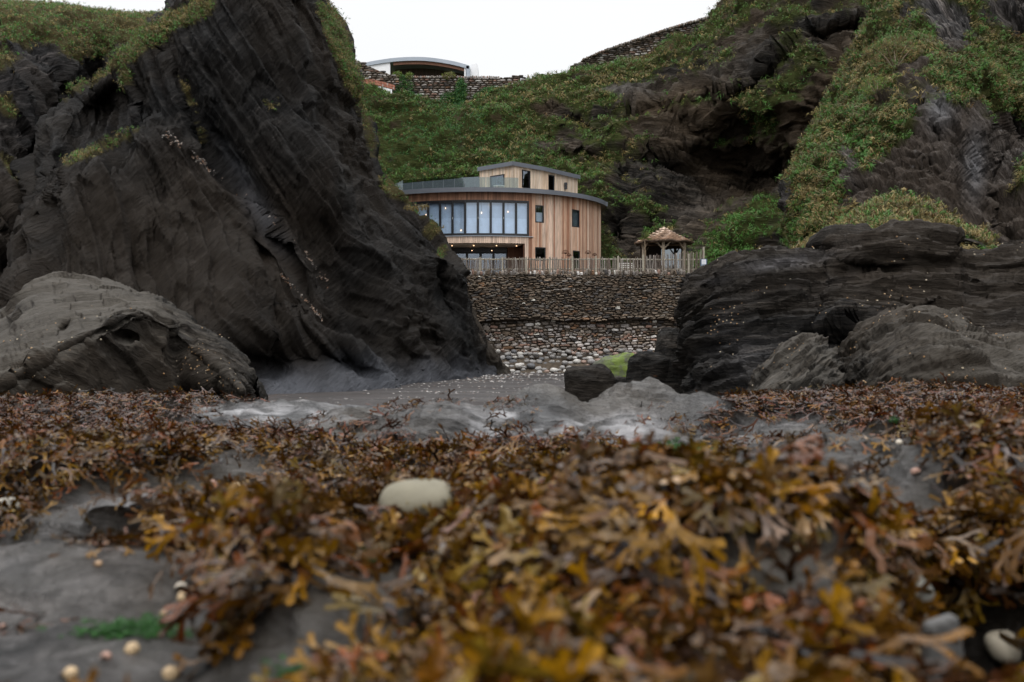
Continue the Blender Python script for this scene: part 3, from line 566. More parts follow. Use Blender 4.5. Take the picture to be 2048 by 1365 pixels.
def stone_obj(parent, c, w_, h, dp, k, name='stone', tilt=0.0):
    o = bpy.data.objects.new(name, SM[k % len(SM)]); o.location = c; o.scale = (w_, dp, h); o.rotation_euler = (0, -tilt, 0); return link(o, parent)
def scol(kind=None):
    r = random.random(); v = random.uniform(.65, 1.35)
    if kind == 'low':
        c = (.20, .17, .145) if r < .35 else (.24, .215, .20) if r < .65 else (.20, .125, .095) if r < .85 else (.38, .36, .34)
    else:
        c = (.085, .067, .050) if r < .50 else (.050, .045, .042) if r < .66 else (.125, .092, .066) if r < .87 else (.14, .08, .045) if r < .885 else (.15, .135, .12) if r < .988 else (.5, .48, .43)
    return tuple(x * v for x in c)
SM = []; random.seed(21)
for k in range(44):
    mb = MB(); c = scol('low' if k % 3 == 0 else None); add_stone(mb, (0, 0, 0), 1, 1, 1, c, k); SM.append(mb.mesh('stone', M['stone'])); 
SM_low = [i for i in range(44) if i % 3 == 0]; SM_up = [i for i in range(44) if i % 3]

WALL_Y = 65.0; ZT = 6.35; ZL = zat(641, WALL_Y)
wall = empty('sea_wall', (4, WALL_Y, 0), label='high rubble stone sea wall with a ledge half way up below the wooden building', cat='wall')
def wb(mb, *a): mb.box(*a)
mb = MB(); mb.box(-9, 14.5, .07, 1.2, -.5, ZL); mb.v = [(x - 4, y, z) for x, y, z in mb.v]; mb.build('lower_core', M['mortar'], wall)
mb = MB(); mb.box(-9, 14.5, -.16, 1.2, ZL + .003, ZT); mb.v = [(x - 4, y, z) for x, y, z in mb.v]; mb.build('upper_core', M['mortar'], wall)
mb = MB(); n_obj = 0; cand = []
def courses(x0, x1, z0, z1, yf, sc, hrange, kind):
    z = z0
    while z < z1 - .04:
        h = min(random.uniform(*hrange), z1 - z); x = x0 + random.uniform(-.3, 0)
        while x < x1:
            w_ = h * random.uniform(*((1.7, 4.6) if kind == 'up' else (1.3, 3.4))) * sc; 
            if random.random() < .1: w_ *= 1.4
            zz = z + h / 2 + .09 * math.sin(x * .9 + z * 2) + .05 * math.sin(x * 2.3 + z * 5) + random.uniform(-.035, .035)
            cand.append((w_ * h, x + w_ / 2, yf + random.uniform(-.03, .03), zz, w_ * random.uniform(.9, 1.08), h * random.uniform(.8, 1.35), random.uniform(.14, .30), kind, random.gauss(0, .10))); x += w_
        z += h
courses(-5.6, 13.9, ZL + .26, ZT - .02, -.20, 1, (.065, .135), 'up')
courses(-5.6, 13.9, ZL + .02, ZL + .26, -.30, 1.5, (.115, .12), 'string')
courses(-5.6, 13.9, 1.35, ZL - .08, .03, 1.0, (.10, .24), 'low')
courses(-3, 12.5, .0, 1.35, -.02, .9, (.15, .28), 'foot')
cand.sort(key=lambda c: -c[0])
for j, (a, x, y, z, w_, h, dp, kind, tl) in enumerate(cand):
    fade = (z / 3.4)
    if j < 215:
        o = stone_obj(wall, (x - 4, y, z), w_, h, dp, random.choice(SM_low if kind in ('low', 'foot') and random.random() < 1.15 - fade * .6 else SM_up), tilt=tl)
    else:
        c = scol('low' if kind in ('foot',) or (kind == 'low' and random.random() < 1.25 - fade) else None)
        st = fbm(np.array([[x * .55, 3, z * .16]]), 1.2, 3, 5)[0]; st2 = fbm(np.array([[x, 1, z * 1.4]]), 1.8, 3, 6)[0]
        k = (1.2 + .55 * st + .35 * st2) * (1.0 if kind != 'string' else 1.25)
        if kind == 'up' and z > 5.5: k *= 1.25
        add_stone(mb, (x - 4, y, z), w_, h, dp, tuple(q * max(.3, k) for q in c), random.randrange(14), tl)
mb.build('small_stones', M['stone'], wall, kind='stuff')
x = -5.5     # upright slates along the top
while x < 13.4:
    h = random.uniform(.22, .5); w_ = random.uniform(.12, .24)
    stone_obj(wall, (x - 4, -.08, ZT + h * .45 - .05), w_, h, random.uniform(.2, .3), random.choice(SM_low if random.random() < .5 else SM_up), 'coping_stone', random.gauss(.0, .16)); x += w_ * .98
# terrace ground behind the wall
mb = MB(); mb.box(-16, 16, WALL_Y + 1.2, 86, 5.6, 6.3); mb.build('terrace', M['mortar'], kind='structure')

# loose cobbles at the wall foot, beach wrack pebbles
def cob_mesh(seed, col, n=1):
    r = np.random.default_rng(seed); P = []; nu, nv = 12, 8
    V = []; 
    for i in range(nv):
        ph = -math.pi / 2 + math.pi * i / (nv - 1)
        for j in range(nu):
            t = 2 * math.pi * j / nu; V.append((math.cos(t) * math.cos(ph), math.sin(t) * math.cos(ph), math.sin(ph)))
    V = np.array(V); k = 1 + .22 * gnoise(V * 1.1 + seed * 5.3, seed) + .1 * gnoise(V * 2.4 + seed, seed)
    V = V * k[:, None]; V = np.sign(V) * np.abs(V) ** .9
    Fc = [(i * nu + j, i * nu + (j + 1) % nu, (i + 1) * nu + (j + 1) % nu, (i + 1) * nu + j) for i in range(nv - 1) for j in range(nu)]
    return V, np.array(Fc)
CT = [cob_mesh(s, None) for s in range(8)]
CC = {'white': (.46, .44, .41), 'pale grey': (.27, .26, .25), 'pinkish brown': (.27, .19, .155), 'dark grey': (.11, .11, .115), 'mottled grey': (.22, .21, .20)}
CM = {}
for ck, c in CC.items():
    for s in range(8): CM[ck, s] = mesh_np('cobble', CT[s][0], CT[s][1], M['cobble'], cols=np.array(c))
def cobble(x, y, z, sx, sy, sz, ck, k, label, group, name='cobble', cat='stone'):
    o = bpy.data.objects.new(name, CM[ck, k % 8]); o.location = (x, y, z); o.scale = (sx, sy, sz); o.rotation_euler = (random.gauss(0, .15), random.gauss(0, .15), random.uniform(0, 6)); return link(o, label=label, cat=cat, group=group)
random.seed(5); spots = []; sm_c = []
for row, (yy, zz, s0, s1) in enumerate([(63.0, .10, .16, .32), (63.5, .30, .2, .36), (64.0, .60, .2, .36), (64.35, .95, .18, .32), (64.6, 1.3, .15, .28)]):
    x = -1.7 + row * .05 
    lim = 6.2 if row < 2 else 12
    while x < lim:
        s = random.uniform(s0, s1) * .85; spots.append((x + s, yy + random.uniform(-.3, .3), zz + random.uniform(-.14, .16), s)); x += s * 1.75
for (x, y, z, s) in spots:
    ck = random.choices(list(CC), [.16, .30, .18, .1, .26])[0]
    place = 'left end of the heap, by the headland' if x < 0.8 else 'middle of the heap' if x < 4 else 'right end of the heap, behind the mossy boulder'
    lay = 'on the sand' if z < .25 else 'part way up' if z < .9 else 'topmost row'
    if s < .205:
        sm_c.append((x, y, z, s, ck)); continue
    sz_ = 'large' if s > .27 else 'medium' if s > .235 else 'smallish'; place = place.replace('left end of the heap', 'left end of the heap' if x < -.4 else 'just right of the heap end').replace('middle of the heap', 'left of the heap middle' if x < 2.4 else 'right of the heap middle').replace('right end of the heap', 'right end of the heap' if x < 6 else 'far right end of the heap')
    ck0 = ck; ck = f'{sz_} {ck}'
    lay = f'{ck0} rounded cobble, {lay}' ; cobble_label = f'{sz_} {ck0} cobble, ' + ('on the sand' if z < .25 else 'part way up' if z < .9 else 'topmost row') + ', ' + place.replace(' of the heap', ' of heap').replace('the heap', 'heap').replace(', by the headland', '').replace(', behind the mossy boulder', '') + ' by sea wall'; ck = ck0
    cobble(x, y, z, s, s * .8, s * .62, ck, random.randrange(8), cobble_label, f'{ck} cobbles heaped against the foot of the sea wall'); continue
    cobble(x, y, z, s, s * .8, s * .62, ck, random.randrange(8), f'{ck} rounded cobble, {lay}, {place}', f'{ck} cobbles heaped against the foot of the sea wall')
mb = MB(); mb.hexa([(-4.5, 62.6, -.3), (13, 62.6, -.3), (13, 65.05, -.3), (-4.5, 65.05, -.3)], [(-4.5, 62.8, -.05), (13, 62.8, -.05), (13, 65.05, 1.2), (-4.5, 65.05, 1.2)]); mb.build('shingle_bank', M['mortar'], kind='structure')
V = []; Fc = []; cc = []; b = 0
for i, (x, y, z, s, ck) in enumerate(sm_c):
    v, f = CT[i % 8]; V.append(v * np.array([s, s * .8, s * .62]) + np.array([x, y, z])); Fc.append(f + b); b += len(v); cc.append(np.tile(np.array(CC[ck]), (len(v), 1)))
link(bpy.data.objects.new('small_cobbles', mesh_np('small_cobbles', np.concatenate(V), np.concatenate(Fc), M['cobble'], cols=np.concatenate(cc))), kind='stuff')
# shell and pebble wrack lying over the sand
a_ = np.arange(6) / 6 * 2 * np.pi; OCT = (np.array([(math.cos(q), math.sin(q), -.3) for q in a_] + [(0.1, 0, .8)]), np.array([(k, (k + 1) % 6, 6) for k in range(6)]))
n = 5200; V = []; Fc = []; cc = []; b = 0
for i in range(n):
    y = random.uniform(27, 62.5) if random.random() < .6 else random.uniform(45, 62.5); x = random.uniform(-.23 * y, .2 * y)
    if gnoise(np.array([[x * .25, y * .9, 0]]), 4)[0] < .02: continue
    s = random.uniform(.012, .05) * (y / 48) ** 1.5; v, f = OCT; V.append(v * np.array([s * 1.4, s, s * .5]) * (.8 + .4 * random.random()) + np.array([x, y, .01 + .02])); Fc.append(f + b); b += len(v)
    cc.append(np.tile(np.array(random.choice([(.30, .28, .26), (.16, .155, .15), (.12, .08, .06), (.40, .38, .36)])), (len(v), 1)))
o = link(bpy.data.objects.new('beach_pebbles', mesh_np('beach_pebbles', np.concatenate(V), np.concatenate(Fc), M['cobble'], cols=np.concatenate(cc))), kind='stuff')

# ------------------------------------------------------------------ fence on the terrace edge
FY = WALL_Y + .35; FZ = ZT + .10
fence = empty('paling_fence', (4, FY, FZ), label='weathered grey paling fence of split stakes along the top of the sea wall', cat='fence')
random.seed(9)
PK = []
for k in range(16):
    mb = MB(); n = 6; g = random.choice([(.24, .21, .185), (.18, .155, .13), (.32, .29, .26), (.14, .11, .09)]); j = random.uniform(-.015, .015)
    mb.tube([(0, 0, 0), (j, 0, .5), (-j, 0, .93), (j * .4, 0, 1.0)], [.036, .034, .03, .012], 6, g); PK.append(mb.mesh('picket', M['fence']))
x = xat(903, FY); k = 0
while x < xat(1406, FY):
    px = 1024 + x / FY * F; h = 1.06 + random.uniform(-.07, .09); h += .05 * (px > 1000)
    if px > 1290: h += .14 + (px - 1290) / 115 * .34
    o = bpy.data.objects.new('picket', PK[random.randrange(16)]); o.location = (x - 4, random.uniform(-.01, .01), -.05); o.scale = (random.uniform(.8, 1.35), 1, h); o.rotation_euler = (random.gauss(0, .02), random.gauss(0, .035), random.uniform(0, 6)); link(o, fence)
    x += random.uniform(.088, .125)
for (a, b) in ((903, 1286), (1286, 1406)):
    for zz in (.96, .32):
        xx = np.linspace(xat(a, FY), xat(b, FY), 9); mb = MB(); mb.tube([(q - 4, .07, zz + (.0 if a < 1000 else -.02) + random.uniform(-.015, .015)) for q in xx], .043, 6, (.33, .30, .23)); mb.build('rail', M['fence'], fence)
for px, h in ((915, 1.06), (960, 1.08), (1005, 1.1), (1052, 1.1), (1099, 1.1), (1145, 1.12), (1192, 1.14), (1236, 1.16), (1286, 1.2), (1377, 1.3), (1407, 1.75)):
    mb = MB(); xx = xat(px, FY) - 4; mb.hexa([(xx - .055, -.13, -.1), (xx + .055, -.13, -.1), (xx + .055, .0, -.1), (xx - .055, .0, -.1)], [(xx - .05, -.12, h), (xx + .045, -.13, h + .03), (xx + .045, .0, h + .02), (xx - .05, .0, h)], (.33, .30, .24)); mb.build('post', M['fence'], fence)
# notice on the fence end
nx, nz = xat(1407.5, FY - .2), zat(525, FY - .2)
sg = empty('notice_board', (nx, FY - .22, nz), label='small blue notice board with a white sheet on the end of the fence', cat='sign')
mb = MB(); mb.box(-.21, .21, 0, .03, -.24, .22, (.045, .09, .17)); mb.build('board', M['paint'], sg)
mb = MB(); mb.box(-.15, .15, -.012, -.002, -.13, .19, (.72, .74, .78)); mb.build('sheet', M['paint'], sg)
mb = MB(); mb.box(-.17, .17, -.010, -.002, -.205, -.155, (.45, .55, .65)); mb.build('strip', M['paint'], sg)
# white bench
bn = empty('garden_bench', (xat(1253, 66.4), 66.4, 6.3), label='white slatted garden bench seen through the fence left of the gazebo', cat='bench')
for k in range(4):
    mb = MB(); mb.box(-.46, .46, 0, .03, .50 + k * .13, .57 + k * .13, (.62, .6, .56)); mb.build('back_slat', M['paint'], bn)
for k in range(4):
    mb = MB(); mb.box(-.46, .46, -.12 - k * .11, -.04 - k * .11, .42, .445, (.62, .6, .56)); mb.build('seat_slat', M['paint'], bn)
for sx in (-1, 1):
    for yy in (.0, -.44):
        mb = MB(); mb.box(sx * .46 - .03, sx * .46 + .03, yy + .035, yy + .09, 0, .98 if yy == 0 else .42, (.6, .58, .54)); mb.build('leg', M['paint'], bn)
    mb = MB(); mb.box(sx * .46 - .03, sx * .46 + .03, -.42, .03, .64, .68, (.6, .58, .54)); mb.build('armrest', M['paint'], bn)
# rusty steel seed-head ornaments against the wooden wall
for px, py, s in ((1131, 507, .30), (1138, 512, .2), (1176, 507, .26), (1189, 511, .2)):
    Y = 66.2; z0 = 6.3; x, z = xat(px, Y), zat(py, Y)
    orn = empty('garden_ornament', (x, Y, z0), label=f'rusty steel flower head ornament on a thin stem, {"leftmost" if px == 1131 else "second from left" if px == 1138 else "third from left" if px == 1176 else "rightmost"}, behind the fence', cat='ornament', group='rusty garden ornaments behind the fence')
    mb = MB(); mb.tube([(0, 0, 0), (0, 0, z - z0)], .012, 5, (.08, .035, .02)); mb.build('stem', M['fence'], orn)
    mb = MB()
    for k in range(9):
        a = k / 8 * math.pi; mb.tube([(0, 0, z - z0 - .05), (math.cos(a) * s * .6, 0, z - z0 + math.sin(a) * s * .5), (math.cos(a) * s * .8, 0, z - z0 + math.sin(a) * s * .75)], [.012, .012, .035], 5, (.07, .03, .018))
    mb.build('petals', M['fence'], orn)

# ------------------------------------------------------------------ gazebo
GY = 70.0; GX = xat(1328, GY); gz = empty('gazebo', (GX, GY, 6.3), label='round gazebo with a tiered cedar shake roof and rustic posts', cat='gazebo')
za = zat(456, GY) - 6.3; ze = zat(491, GY) - 6.3 + .06; random.seed(3)
n_c = 9; seg = 64
for k in range(n_c):
    t0 = k / n_c; t1 = min(1, (k + 1.15) / n_c); r0 = 2.0 * t0 ** .93 + .02; r1 = 2.0 * t1 ** .93 + .015
    zz0 = za - (za - ze) * t0 ** .80; zz1 = za - (za - ze) * t1 ** .80
    mb = MB(); V = []; Fs = []
    for j in range(seg):
        a = 2 * math.pi * j / seg; ca, sa = math.cos(a), math.sin(a); wv = .04 * math.sin(a * 8 + k) + random.uniform(-.035, .03); rr = r1 + random.uniform(-.02, .03)
        V += [(ca * r0, sa * r0, zz0 + .015), (ca * rr * 1.03, sa * rr * 1.03, zz1 + .13 + wv * .7), (ca * rr * .985, sa * rr * .985, zz1 + .02 + wv * .7), (ca * r0 * .9, sa * r0 * .9, zz0 - .06)]
    for j in range(seg):
        q = (j + 1) % seg
        for i in range(3): Fs.append((j * 4 + i, q * 4 + i, q * 4 + i + 1, j * 4 + i + 1))
    mb.add(V, [f[::-1] for f in Fs]); 
    for j in range(seg):
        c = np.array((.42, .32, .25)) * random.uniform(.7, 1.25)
        for i in range(4): mb.c[j * 4 + i] = tuple(c * (1.2 if i < 2 else .18))  # undersides and lower lips tinted dark, shade between tiers put into the colour
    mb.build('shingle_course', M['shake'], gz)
mb = MB(); mb.tube([(0, 0, za - .02), (0, 0, za + .08)], [.12, .03], 8, (.35, .27, .2)); mb.build('finial', M['shake'], gz)
for j in range(6):
    a = R(-100 + 60 * j); pxx, pyy = 1.62 * math.cos(a), 1.62 * math.sin(a)
    mb = MB(); mb.tube([(pxx, pyy, 0), (pxx + random.uniform(-.04, .04), pyy, 1.3), (pxx, pyy, ze + .12)], [.11, .10, .11], 8, (.34, .28, .21)); mb.build('post', M['fence'], gz)
    for s in (-1, 1):
        b = a + s * .3; mb = MB(); mb.tube([(pxx, pyy, ze - .5), (1.6 * math.cos(b), 1.6 * math.sin(b), ze + .03)], .055, 6, (.34, .28, .21)); mb.build('brace', M['fence'], gz)
    a2 = a + math.pi / 3; mb = MB(); mb.tube([(pxx, pyy, ze + .08), (1.62 * math.cos(a2), 1.62 * math.sin(a2), ze + .08)], .08, 6, (.26, .2, .15)); mb.build('ring_beam', M['fence'], gz)
mb = MB(); mb.box(-1.5, 1.5, .9, 1.0, 0, .95, (.07, .05, .035)); mb.build('rear_panel', M['fence'], gz)
mb = MB(); mb.box(-.06, 1.35, .86, .89, .97, 2.35); mb.build('glazed_screen', M['glass_dark'], gz)
mb = MB(); mb.box(-1.5, 1.5, 1.25, 1.3, .95, 2.6, (.03, .022, .016)); mb.build('rear_boarding', M['fence'], gz)
# slim cordyline beside it
tr = empty('cabbage_palm', (xat(1290, 67), 67, 6.3), label='slim young cabbage palm with a tuft of leaves beside the left gazebo post', cat='tree')
mb = MB(); zt_ = zat(478, 67) - 6.3; mb.tube([(0, 0, 0), (.03, 0, zt_ * .6), (-.03, 0, zt_)], [.05, .04, .035], 6, (.2, .15, .1)); mb.build('trunk', M['fence'], tr)
mb = MB()
for k in range(40):
    a = random.uniform(0, 6.28); e_ = random.uniform(-.5, 1.4); l = random.uniform(.35, .6); dx, dy, dz = math.cos(a) * math.cos(e_) * l, math.sin(a) * math.cos(e_) * l, math.sin(e_) * l
    mb.add([(-.03, 0, zt_), (.0, 0, zt_), (dx, dy, zt_ + dz), (dx * .6 - .02, dy * .6, zt_ + dz * .75 + .04)], [(0, 1, 2), (0, 2, 3)], random.choice([(.06, .09, .02), (.1, .12, .03)]))
mb.build('crown', M['leaf'], tr)

# ------------------------------------------------------------------ wooden building
bd = empty('restaurant', (0, 78, 6.3), label='curved three storey timber clad building with long folding windows', cat='building')
OFF = np.array([0, 78, 6.3])
class BB(MB):
    def build(s, name, mat, parent=bd, smooth=False, **kw):
        off = OFF
        s.v = [(x - off[0], y - off[1], z - off[2]) for x, y, z in s.v]; return MB.build(s, name, mat, parent, smooth, **kw)
def sub(mb, name, mat, parent):     # sub-part: parent sits at the building origin
    return mb.build(name, mat, parent)
ctrl = np.array([(-13.5, 80), (-11.6, 76), (-9.2, 72.7), (-6.4, 70.9), (-2.9, 70.2), (.6, 70.55), (3.3, 71.85), (5.4, 73.9), (6.75, 76.6), (7.2, 79.5)])
CV = crw(len(ctrl), 600) @ ctrl; seg_ = np.linalg.norm(np.diff(CV, axis=0), axis=1); S = np.concatenate([[0], np.cumsum(seg_)])
def cv(s): return np.array([np.interp(s, S, CV[:, 0]), np.interp(s, S, CV[:, 1])])
def cvn(s):
    a, b = cv(s - .05), cv(s + .05); d = (b - a) / np.linalg.norm(b - a); return np.array([d[1], -d[0]])
def s_at(px):
    u_ = 1024 + CV[:, 0] / CV[:, 1] * F; i = np.argmin(np.abs(u_[:560] - px)); return S[i]
S0, S1 = 0.0, s_at(1201); ZR = 12.62
sW0, sW1 = s_at(815), s_at(1056); zW1 = zat(402, 70.6); zW0 = zat(473, 70.6)
openings = [(sW0, sW1, zW0, zW1)]
def op(px0, px1, py0, py1):
    a, b = s_at(px0), s_at(px1); Y = cv((a + b) / 2)[1]; return (a, b, zat(py1, Y), zat(py0, Y))
small = [op(1070, 1087, 411, 446), op(1143, 1158, 420, 455), op(1070, 1091, 495, 522), op(1145, 1159, 502, 540)]
zSo = zat(487, 70.4); sR0, sR1 = s_at(780), s_at(1048)
openings += small; rec = (sR0, sR1, 6.2, zSo); openings.append(rec)
mb = BB(); random.seed(17); s = S0; pw = .135
while s < S1:
    s2 = min(s + pw, S1); mid = (s + s2) / 2; z_list = [(6.3, ZR)]
    for (a, b, z0, z1) in openings:
        if a < mid < b:
            nl = []
            for (q0, q1) in z_list:
                if z1 <= q0 or z0 >= q1: nl.append((q0, q1)); continue
                if z0 > q0: nl.append((q0, z0))
                if z1 < q1: nl.append((z1, q1))
            z_list = nl
    px = 1024 + cv(mid)[0] / cv(mid)[1] * F
    for (z0, z1) in z_list:
        t = random.random(); warm = np.array((.50, .29, .185)); pale = np.array((.62, .47, .37)); dk = np.array((.31, .155, .095))
        c = warm * (1 - t) + pale * t if random.random() < .8 else dk
        if z0 > zW1 - .1 and px < 1060: c = (dk * .8 + warm * .3) * random.uniform(.6, 1.2)       # redder boards above the long window
        if z1 < zW0 + .1 and px < 1062: c = pale * random.uniform(.9, 1.2)
        c = c * random.uniform(.85, 1.12); mb.slab(cv(s + .006), cv(s2 - .006), z0, z1, .035, random.uniform(0, .008), tuple(c))
    s = s2
mb.build('cladding', M['wood'], kind='stuff')
# wall core behind the boards (with openings)
def core(mb, a, b, z0, z1, th=.25, off=-.26, n=None):
    n = n or max(1, int((b - a) / .6)); q = np.linspace(a, b, n + 1)
    for i in range(n): mb.slab(cv(q[i]), cv(q[i + 1]), z0, z1, th, off)
mb = BB(); core(mb, S0, sW0, zSo, ZR); core(mb, sW0, sW1, zW1, ZR); core(mb, sR0, sW1, zSo, zW0); core(mb, S0, sR0, 6.3, zSo)
def strip(a, b, z0, z1): core(mb, a, b, z0, z1)
s1, s2, s3, s4 = small
strip(sW1, s1[0], zSo, ZR); strip(s1[0], s1[1], zSo + 0, s1[2]); strip(s1[0], s1[1], s1[3], ZR); strip(s1[1], s2[0], zSo, ZR); strip(s2[0], s2[1], zSo, s2[2]); strip(s2[0], s2[1], s2[3], ZR); strip(s2[1], S1, zSo, ZR)
zt3 = s3[3]; strip(sR1, s3[0], 6.3, zSo); strip(s3[0], s3[1], 6.3, s3[2]); strip(s3[0], s3[1], min(zt3, zSo - .01), zSo); strip(s3[1], s4[0], 6.3, zSo); strip(s4[0], s4[1], s4[3], zSo); strip(s4[0], s4[1], 6.3, s4[2]); strip(s4[1], S1, 6.3, zSo)
e = cv(S1); mb.slab(e, (6.9, 84), 6.3, ZR, .05, -.3); mb.build('wall_core', M['darkwood'])
mb = BB(); q = [e + (np.array((6.9, 84)) - e) * t for t in np.linspace(0, 1, 40)]
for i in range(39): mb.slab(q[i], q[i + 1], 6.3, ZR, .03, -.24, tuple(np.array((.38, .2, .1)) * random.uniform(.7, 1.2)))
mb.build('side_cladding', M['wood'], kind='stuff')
# roof slab and fascia
oc = [cv(t) + cvn(t) * .42 for t in np.linspace(.05, S1 - .05, 90)]; oc.append(cv(S1) + np.array([.50, -.12]))
mb = BB(); V = [(p[0], p[1], ZR + .0) for p in oc] + [(7.2, 84, ZR), (-14, 84, ZR)]; n = len(V)
mb.add(V + [(x, y, ZR + .16) for x, y, z in V], [tuple(range(n))[::-1], tuple(range(n, 2 * n))] + [(i, (i + 1) % n, n + (i + 1) % n, n + i) for i in range(n)]); mb.build('roof_deck', M['deck'])
fp = [oc[i] for i in range(0, len(oc), 9)] + [oc[-1]]
for i in range(len(fp) - 1):
    k0 = i * 9; k1 = min(k0 + 9, len(oc) - 1); mb = BB()
    for k in range(k0, k1):
        mb.slab(oc[k], oc[k + 1], ZR - .08, ZR + .24, .05, .003 + .004 * (i % 2))
    mb.build('fascia', M['zinc'])
mb = BB(); mb.slab(oc[-1], (7.25, 84), ZR - .08, ZR + .24, .05, 0); mb.build('side_fascia', M['zinc'])
# interior: floors, back wall, ceiling
for nme, z0, z1 in (('first_floor_slab', zSo + .005, zSo + .33), ):
    mb = BB(); V = [(p[0], p[1], z0) for p in [cv(t) - cvn(t) * .27 for t in np.linspace(.3, S1 - .3, 50)]] + [(6.5, 82, z0), (-11, 82, z0)]; n = len(V)
    mb.add(V + [(x, y, z1) for x, y, z in V], [tuple(range(n))[::-1], tuple(range(n, 2 * n))] + [(i, (i + 1) % n, n + (i + 1) % n, n + i) for i in range(n)]); mb.build(nme, M['darkwood'])
mb = BB(); mb.box(-12.5, 6.8, 80.5, 80.7, 6.3, ZR - .01); mb.build('rear_wall', M['interior'])
mb = BB(); mb.box(1.6, 1.75, 71.6, 80.4, zSo + .34, ZR - .02); mb.build('partition', M['interior'])
# long folding window: ten leaves
def window(a, b, z0, z1, fr=.055, pane='glass', name='window', dep=.09, off=-.10):
    pa, pb = cv(a), cv(b); d = (pb - pa) / np.linalg.norm(pb - pa); mb = BB()
    mb.slab(pa, pa + d * fr, z0, z1, dep, off); mb.slab(pb - d * fr, pb, z0, z1, dep, off)
    mb.slab(pa + d * fr, pb - d * fr, z0, z0 + fr * 1.25, dep, off); mb.slab(pa + d * fr, pb - d * fr, z1 - fr * 1.1, z1, dep, off)
    f = mb.build(name, M['frame']); mb = BB(); mb.slab(pa + d * fr, pb - d * fr, z0 + fr * 1.25, z1 - fr * 1.1, .02, off + .03)
    p = mb.build('pane', M[pane], parent=f); return f
edges = [sW1 - (sW1 - s_at(834)) * k / 9.0 for k in range(0, 11)]
for k in range(10):
    b, a = edges[k], edges[k + 1]
    if a < sW0: a = sW0
    f = window(a + .006, b - .006, zW0 + .08, zW1 - .1, .075, name='window_leaf', off=-.06)
    mb = BB(); p_ = cv(a + .02); n_ = cvn(a); mb.box(p_[0] - .02, p_[0] + .02, p_[1] - .02 - .07, p_[1] - .07 + .0, (zW0 + zW1) / 2 - .09, (zW0 + zW1) / 2 + .05, (.5, .5, .5)); 
    if k % 2 == 1: mb.build('handle', M['paint'], parent=f)
mb = BB()
for k in range(10):
    a, b = max(edges[k + 1], sW0), edges[k]
    mb.slab(cv(a), cv(b), zW1 - .1, zW1, .12, -.07); mb.slab(cv(a), cv(b), zW0, zW0 + .08, .12, -.07)
mb.slab(cv(sW1), cv(sW1 + .05), zW0, zW1, .12, -.07); mb.build('track_frame', M['frame'])
mb = BB(); q = np.linspace(sW0, sW1 + .35, 14)
for i in range(13): mb.slab(cv(q[i]), cv(q[i + 1]), zW0 - .05, zW0 - .004, .12, .0)
mb.build('sill', M['zinc_light'])
for (a, b, z0, z1), pn in zip(small, ('glass', 'glass', 'glass_dark', 'glass_dark')): window(a + .004, b - .004, z0 + .004, z1 - .004, .06, pn, off=-.04)
# pendant lamps in the upper room
lamps = []
for px, py in ((852, 430), (963, 426), (1016, 424), (922, 461), (891, 417), (980, 411)):
    Y = (cv(s_at(px)) - cvn(s_at(px)) * .11)[1]
    x, z = xat(px, Y), zat(py, Y)
    lm = bpy.data.objects.new('pendant_lamp', None); lm.location = (x, Y, z)
    link(lm, label=f'small glowing pendant lamp seen through the long window, {"lower middle" if py > 440 else "far left" if px < 860 else "right" if px > 1000 else "upper left" if px < 900 else "centre" if py > 420 else "high centre"}', cat='lamp', group='pendant lamps behind the folding windows')
    m2 = MB(); m2.tube([(0, 0, .06), (0, 0, zat(0, 1) * 0 + (ZR - z) - .01)], .008, 4, (.02, .02, .02)); m2.build('cord', M['paint'], lm)
    m2 = MB(); m2.tube([(0, 0, -.06), (0, 0, -.03), (0, 0, .03), (0, 0, .06)], [.01, .022, .022, .01], 8); m2.build('bulb', M['lamp'], lm)
# recessed ground floor: soffit, glazing, side return, downlights
mb = BB(); V = []
ysof = 73.3
q = np.linspace(sR0, sR1, 20); fr_ = [cv(t) - cvn(t) * .02 for t in q]
mb.add([(p[0], p[1], zSo - .02) for p in fr_] + [(xat(1030, ysof), ysof, zSo - .02), (-10.5, ysof + 2, zSo - .02)], [tuple(range(22))]); mb.build('soffit', M['wood'])
for i in range(len(mb.c)): pass
pe = cv(sR1); mb = BB()
for i in range(20):
    a = pe + np.array([-.05, 2.9]) * i / 20; b = pe + np.array([-.05, 2.9]) * (i + .93) / 20
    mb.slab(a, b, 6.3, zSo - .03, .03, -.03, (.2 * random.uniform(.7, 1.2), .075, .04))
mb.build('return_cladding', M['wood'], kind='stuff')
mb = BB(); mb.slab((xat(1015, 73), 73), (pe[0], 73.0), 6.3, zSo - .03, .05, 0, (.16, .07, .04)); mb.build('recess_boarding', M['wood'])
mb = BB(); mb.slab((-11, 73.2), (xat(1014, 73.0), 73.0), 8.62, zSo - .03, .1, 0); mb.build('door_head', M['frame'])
dx = [xat(p, 73.1) for p in (800, 827, 854, 881, 907, 934, 961, 987, 1014)]
for i in range(8):
    a, b = dx[i], dx[i + 1]; mb = BB(); y = 73.1; z0, z1 = 6.32, 8.61
    mb.box(a + .005, a + .09, y, y + .07, z0, z1); mb.box(b - .09, b - .005, y, y + .07, z0, z1); mb.box(a + .09, b - .09, y, y + .07, z0, z0 + .12); mb.box(a + .09, b - .09, y, y + .07, z1 - .08, z1)
    f = mb.build('glazed_door', M['frame']); mb = BB(); mb.box(a + .09, b - .09, y + .03, y + .05, z0 + .12, z1 - .08); mb.build('pane', M['glass'], parent=f)
for px, py in ((904, 490.5), (947.5, 490.3), (993, 490.3), (1033, 490.8), (944, 502), (983.5, 502)):
    Y = (zSo - ZC) * F / (HOR - py) * 1.0 if py < 495 else 72.6
    x = xat(px, Y); mb = BB(); z = zSo - .045 if py < 495 else 8.72; mb.tube([(x, Y, z), (x, Y, z - .03)], .035, 8); mb.build('downlight', M['lamp'])
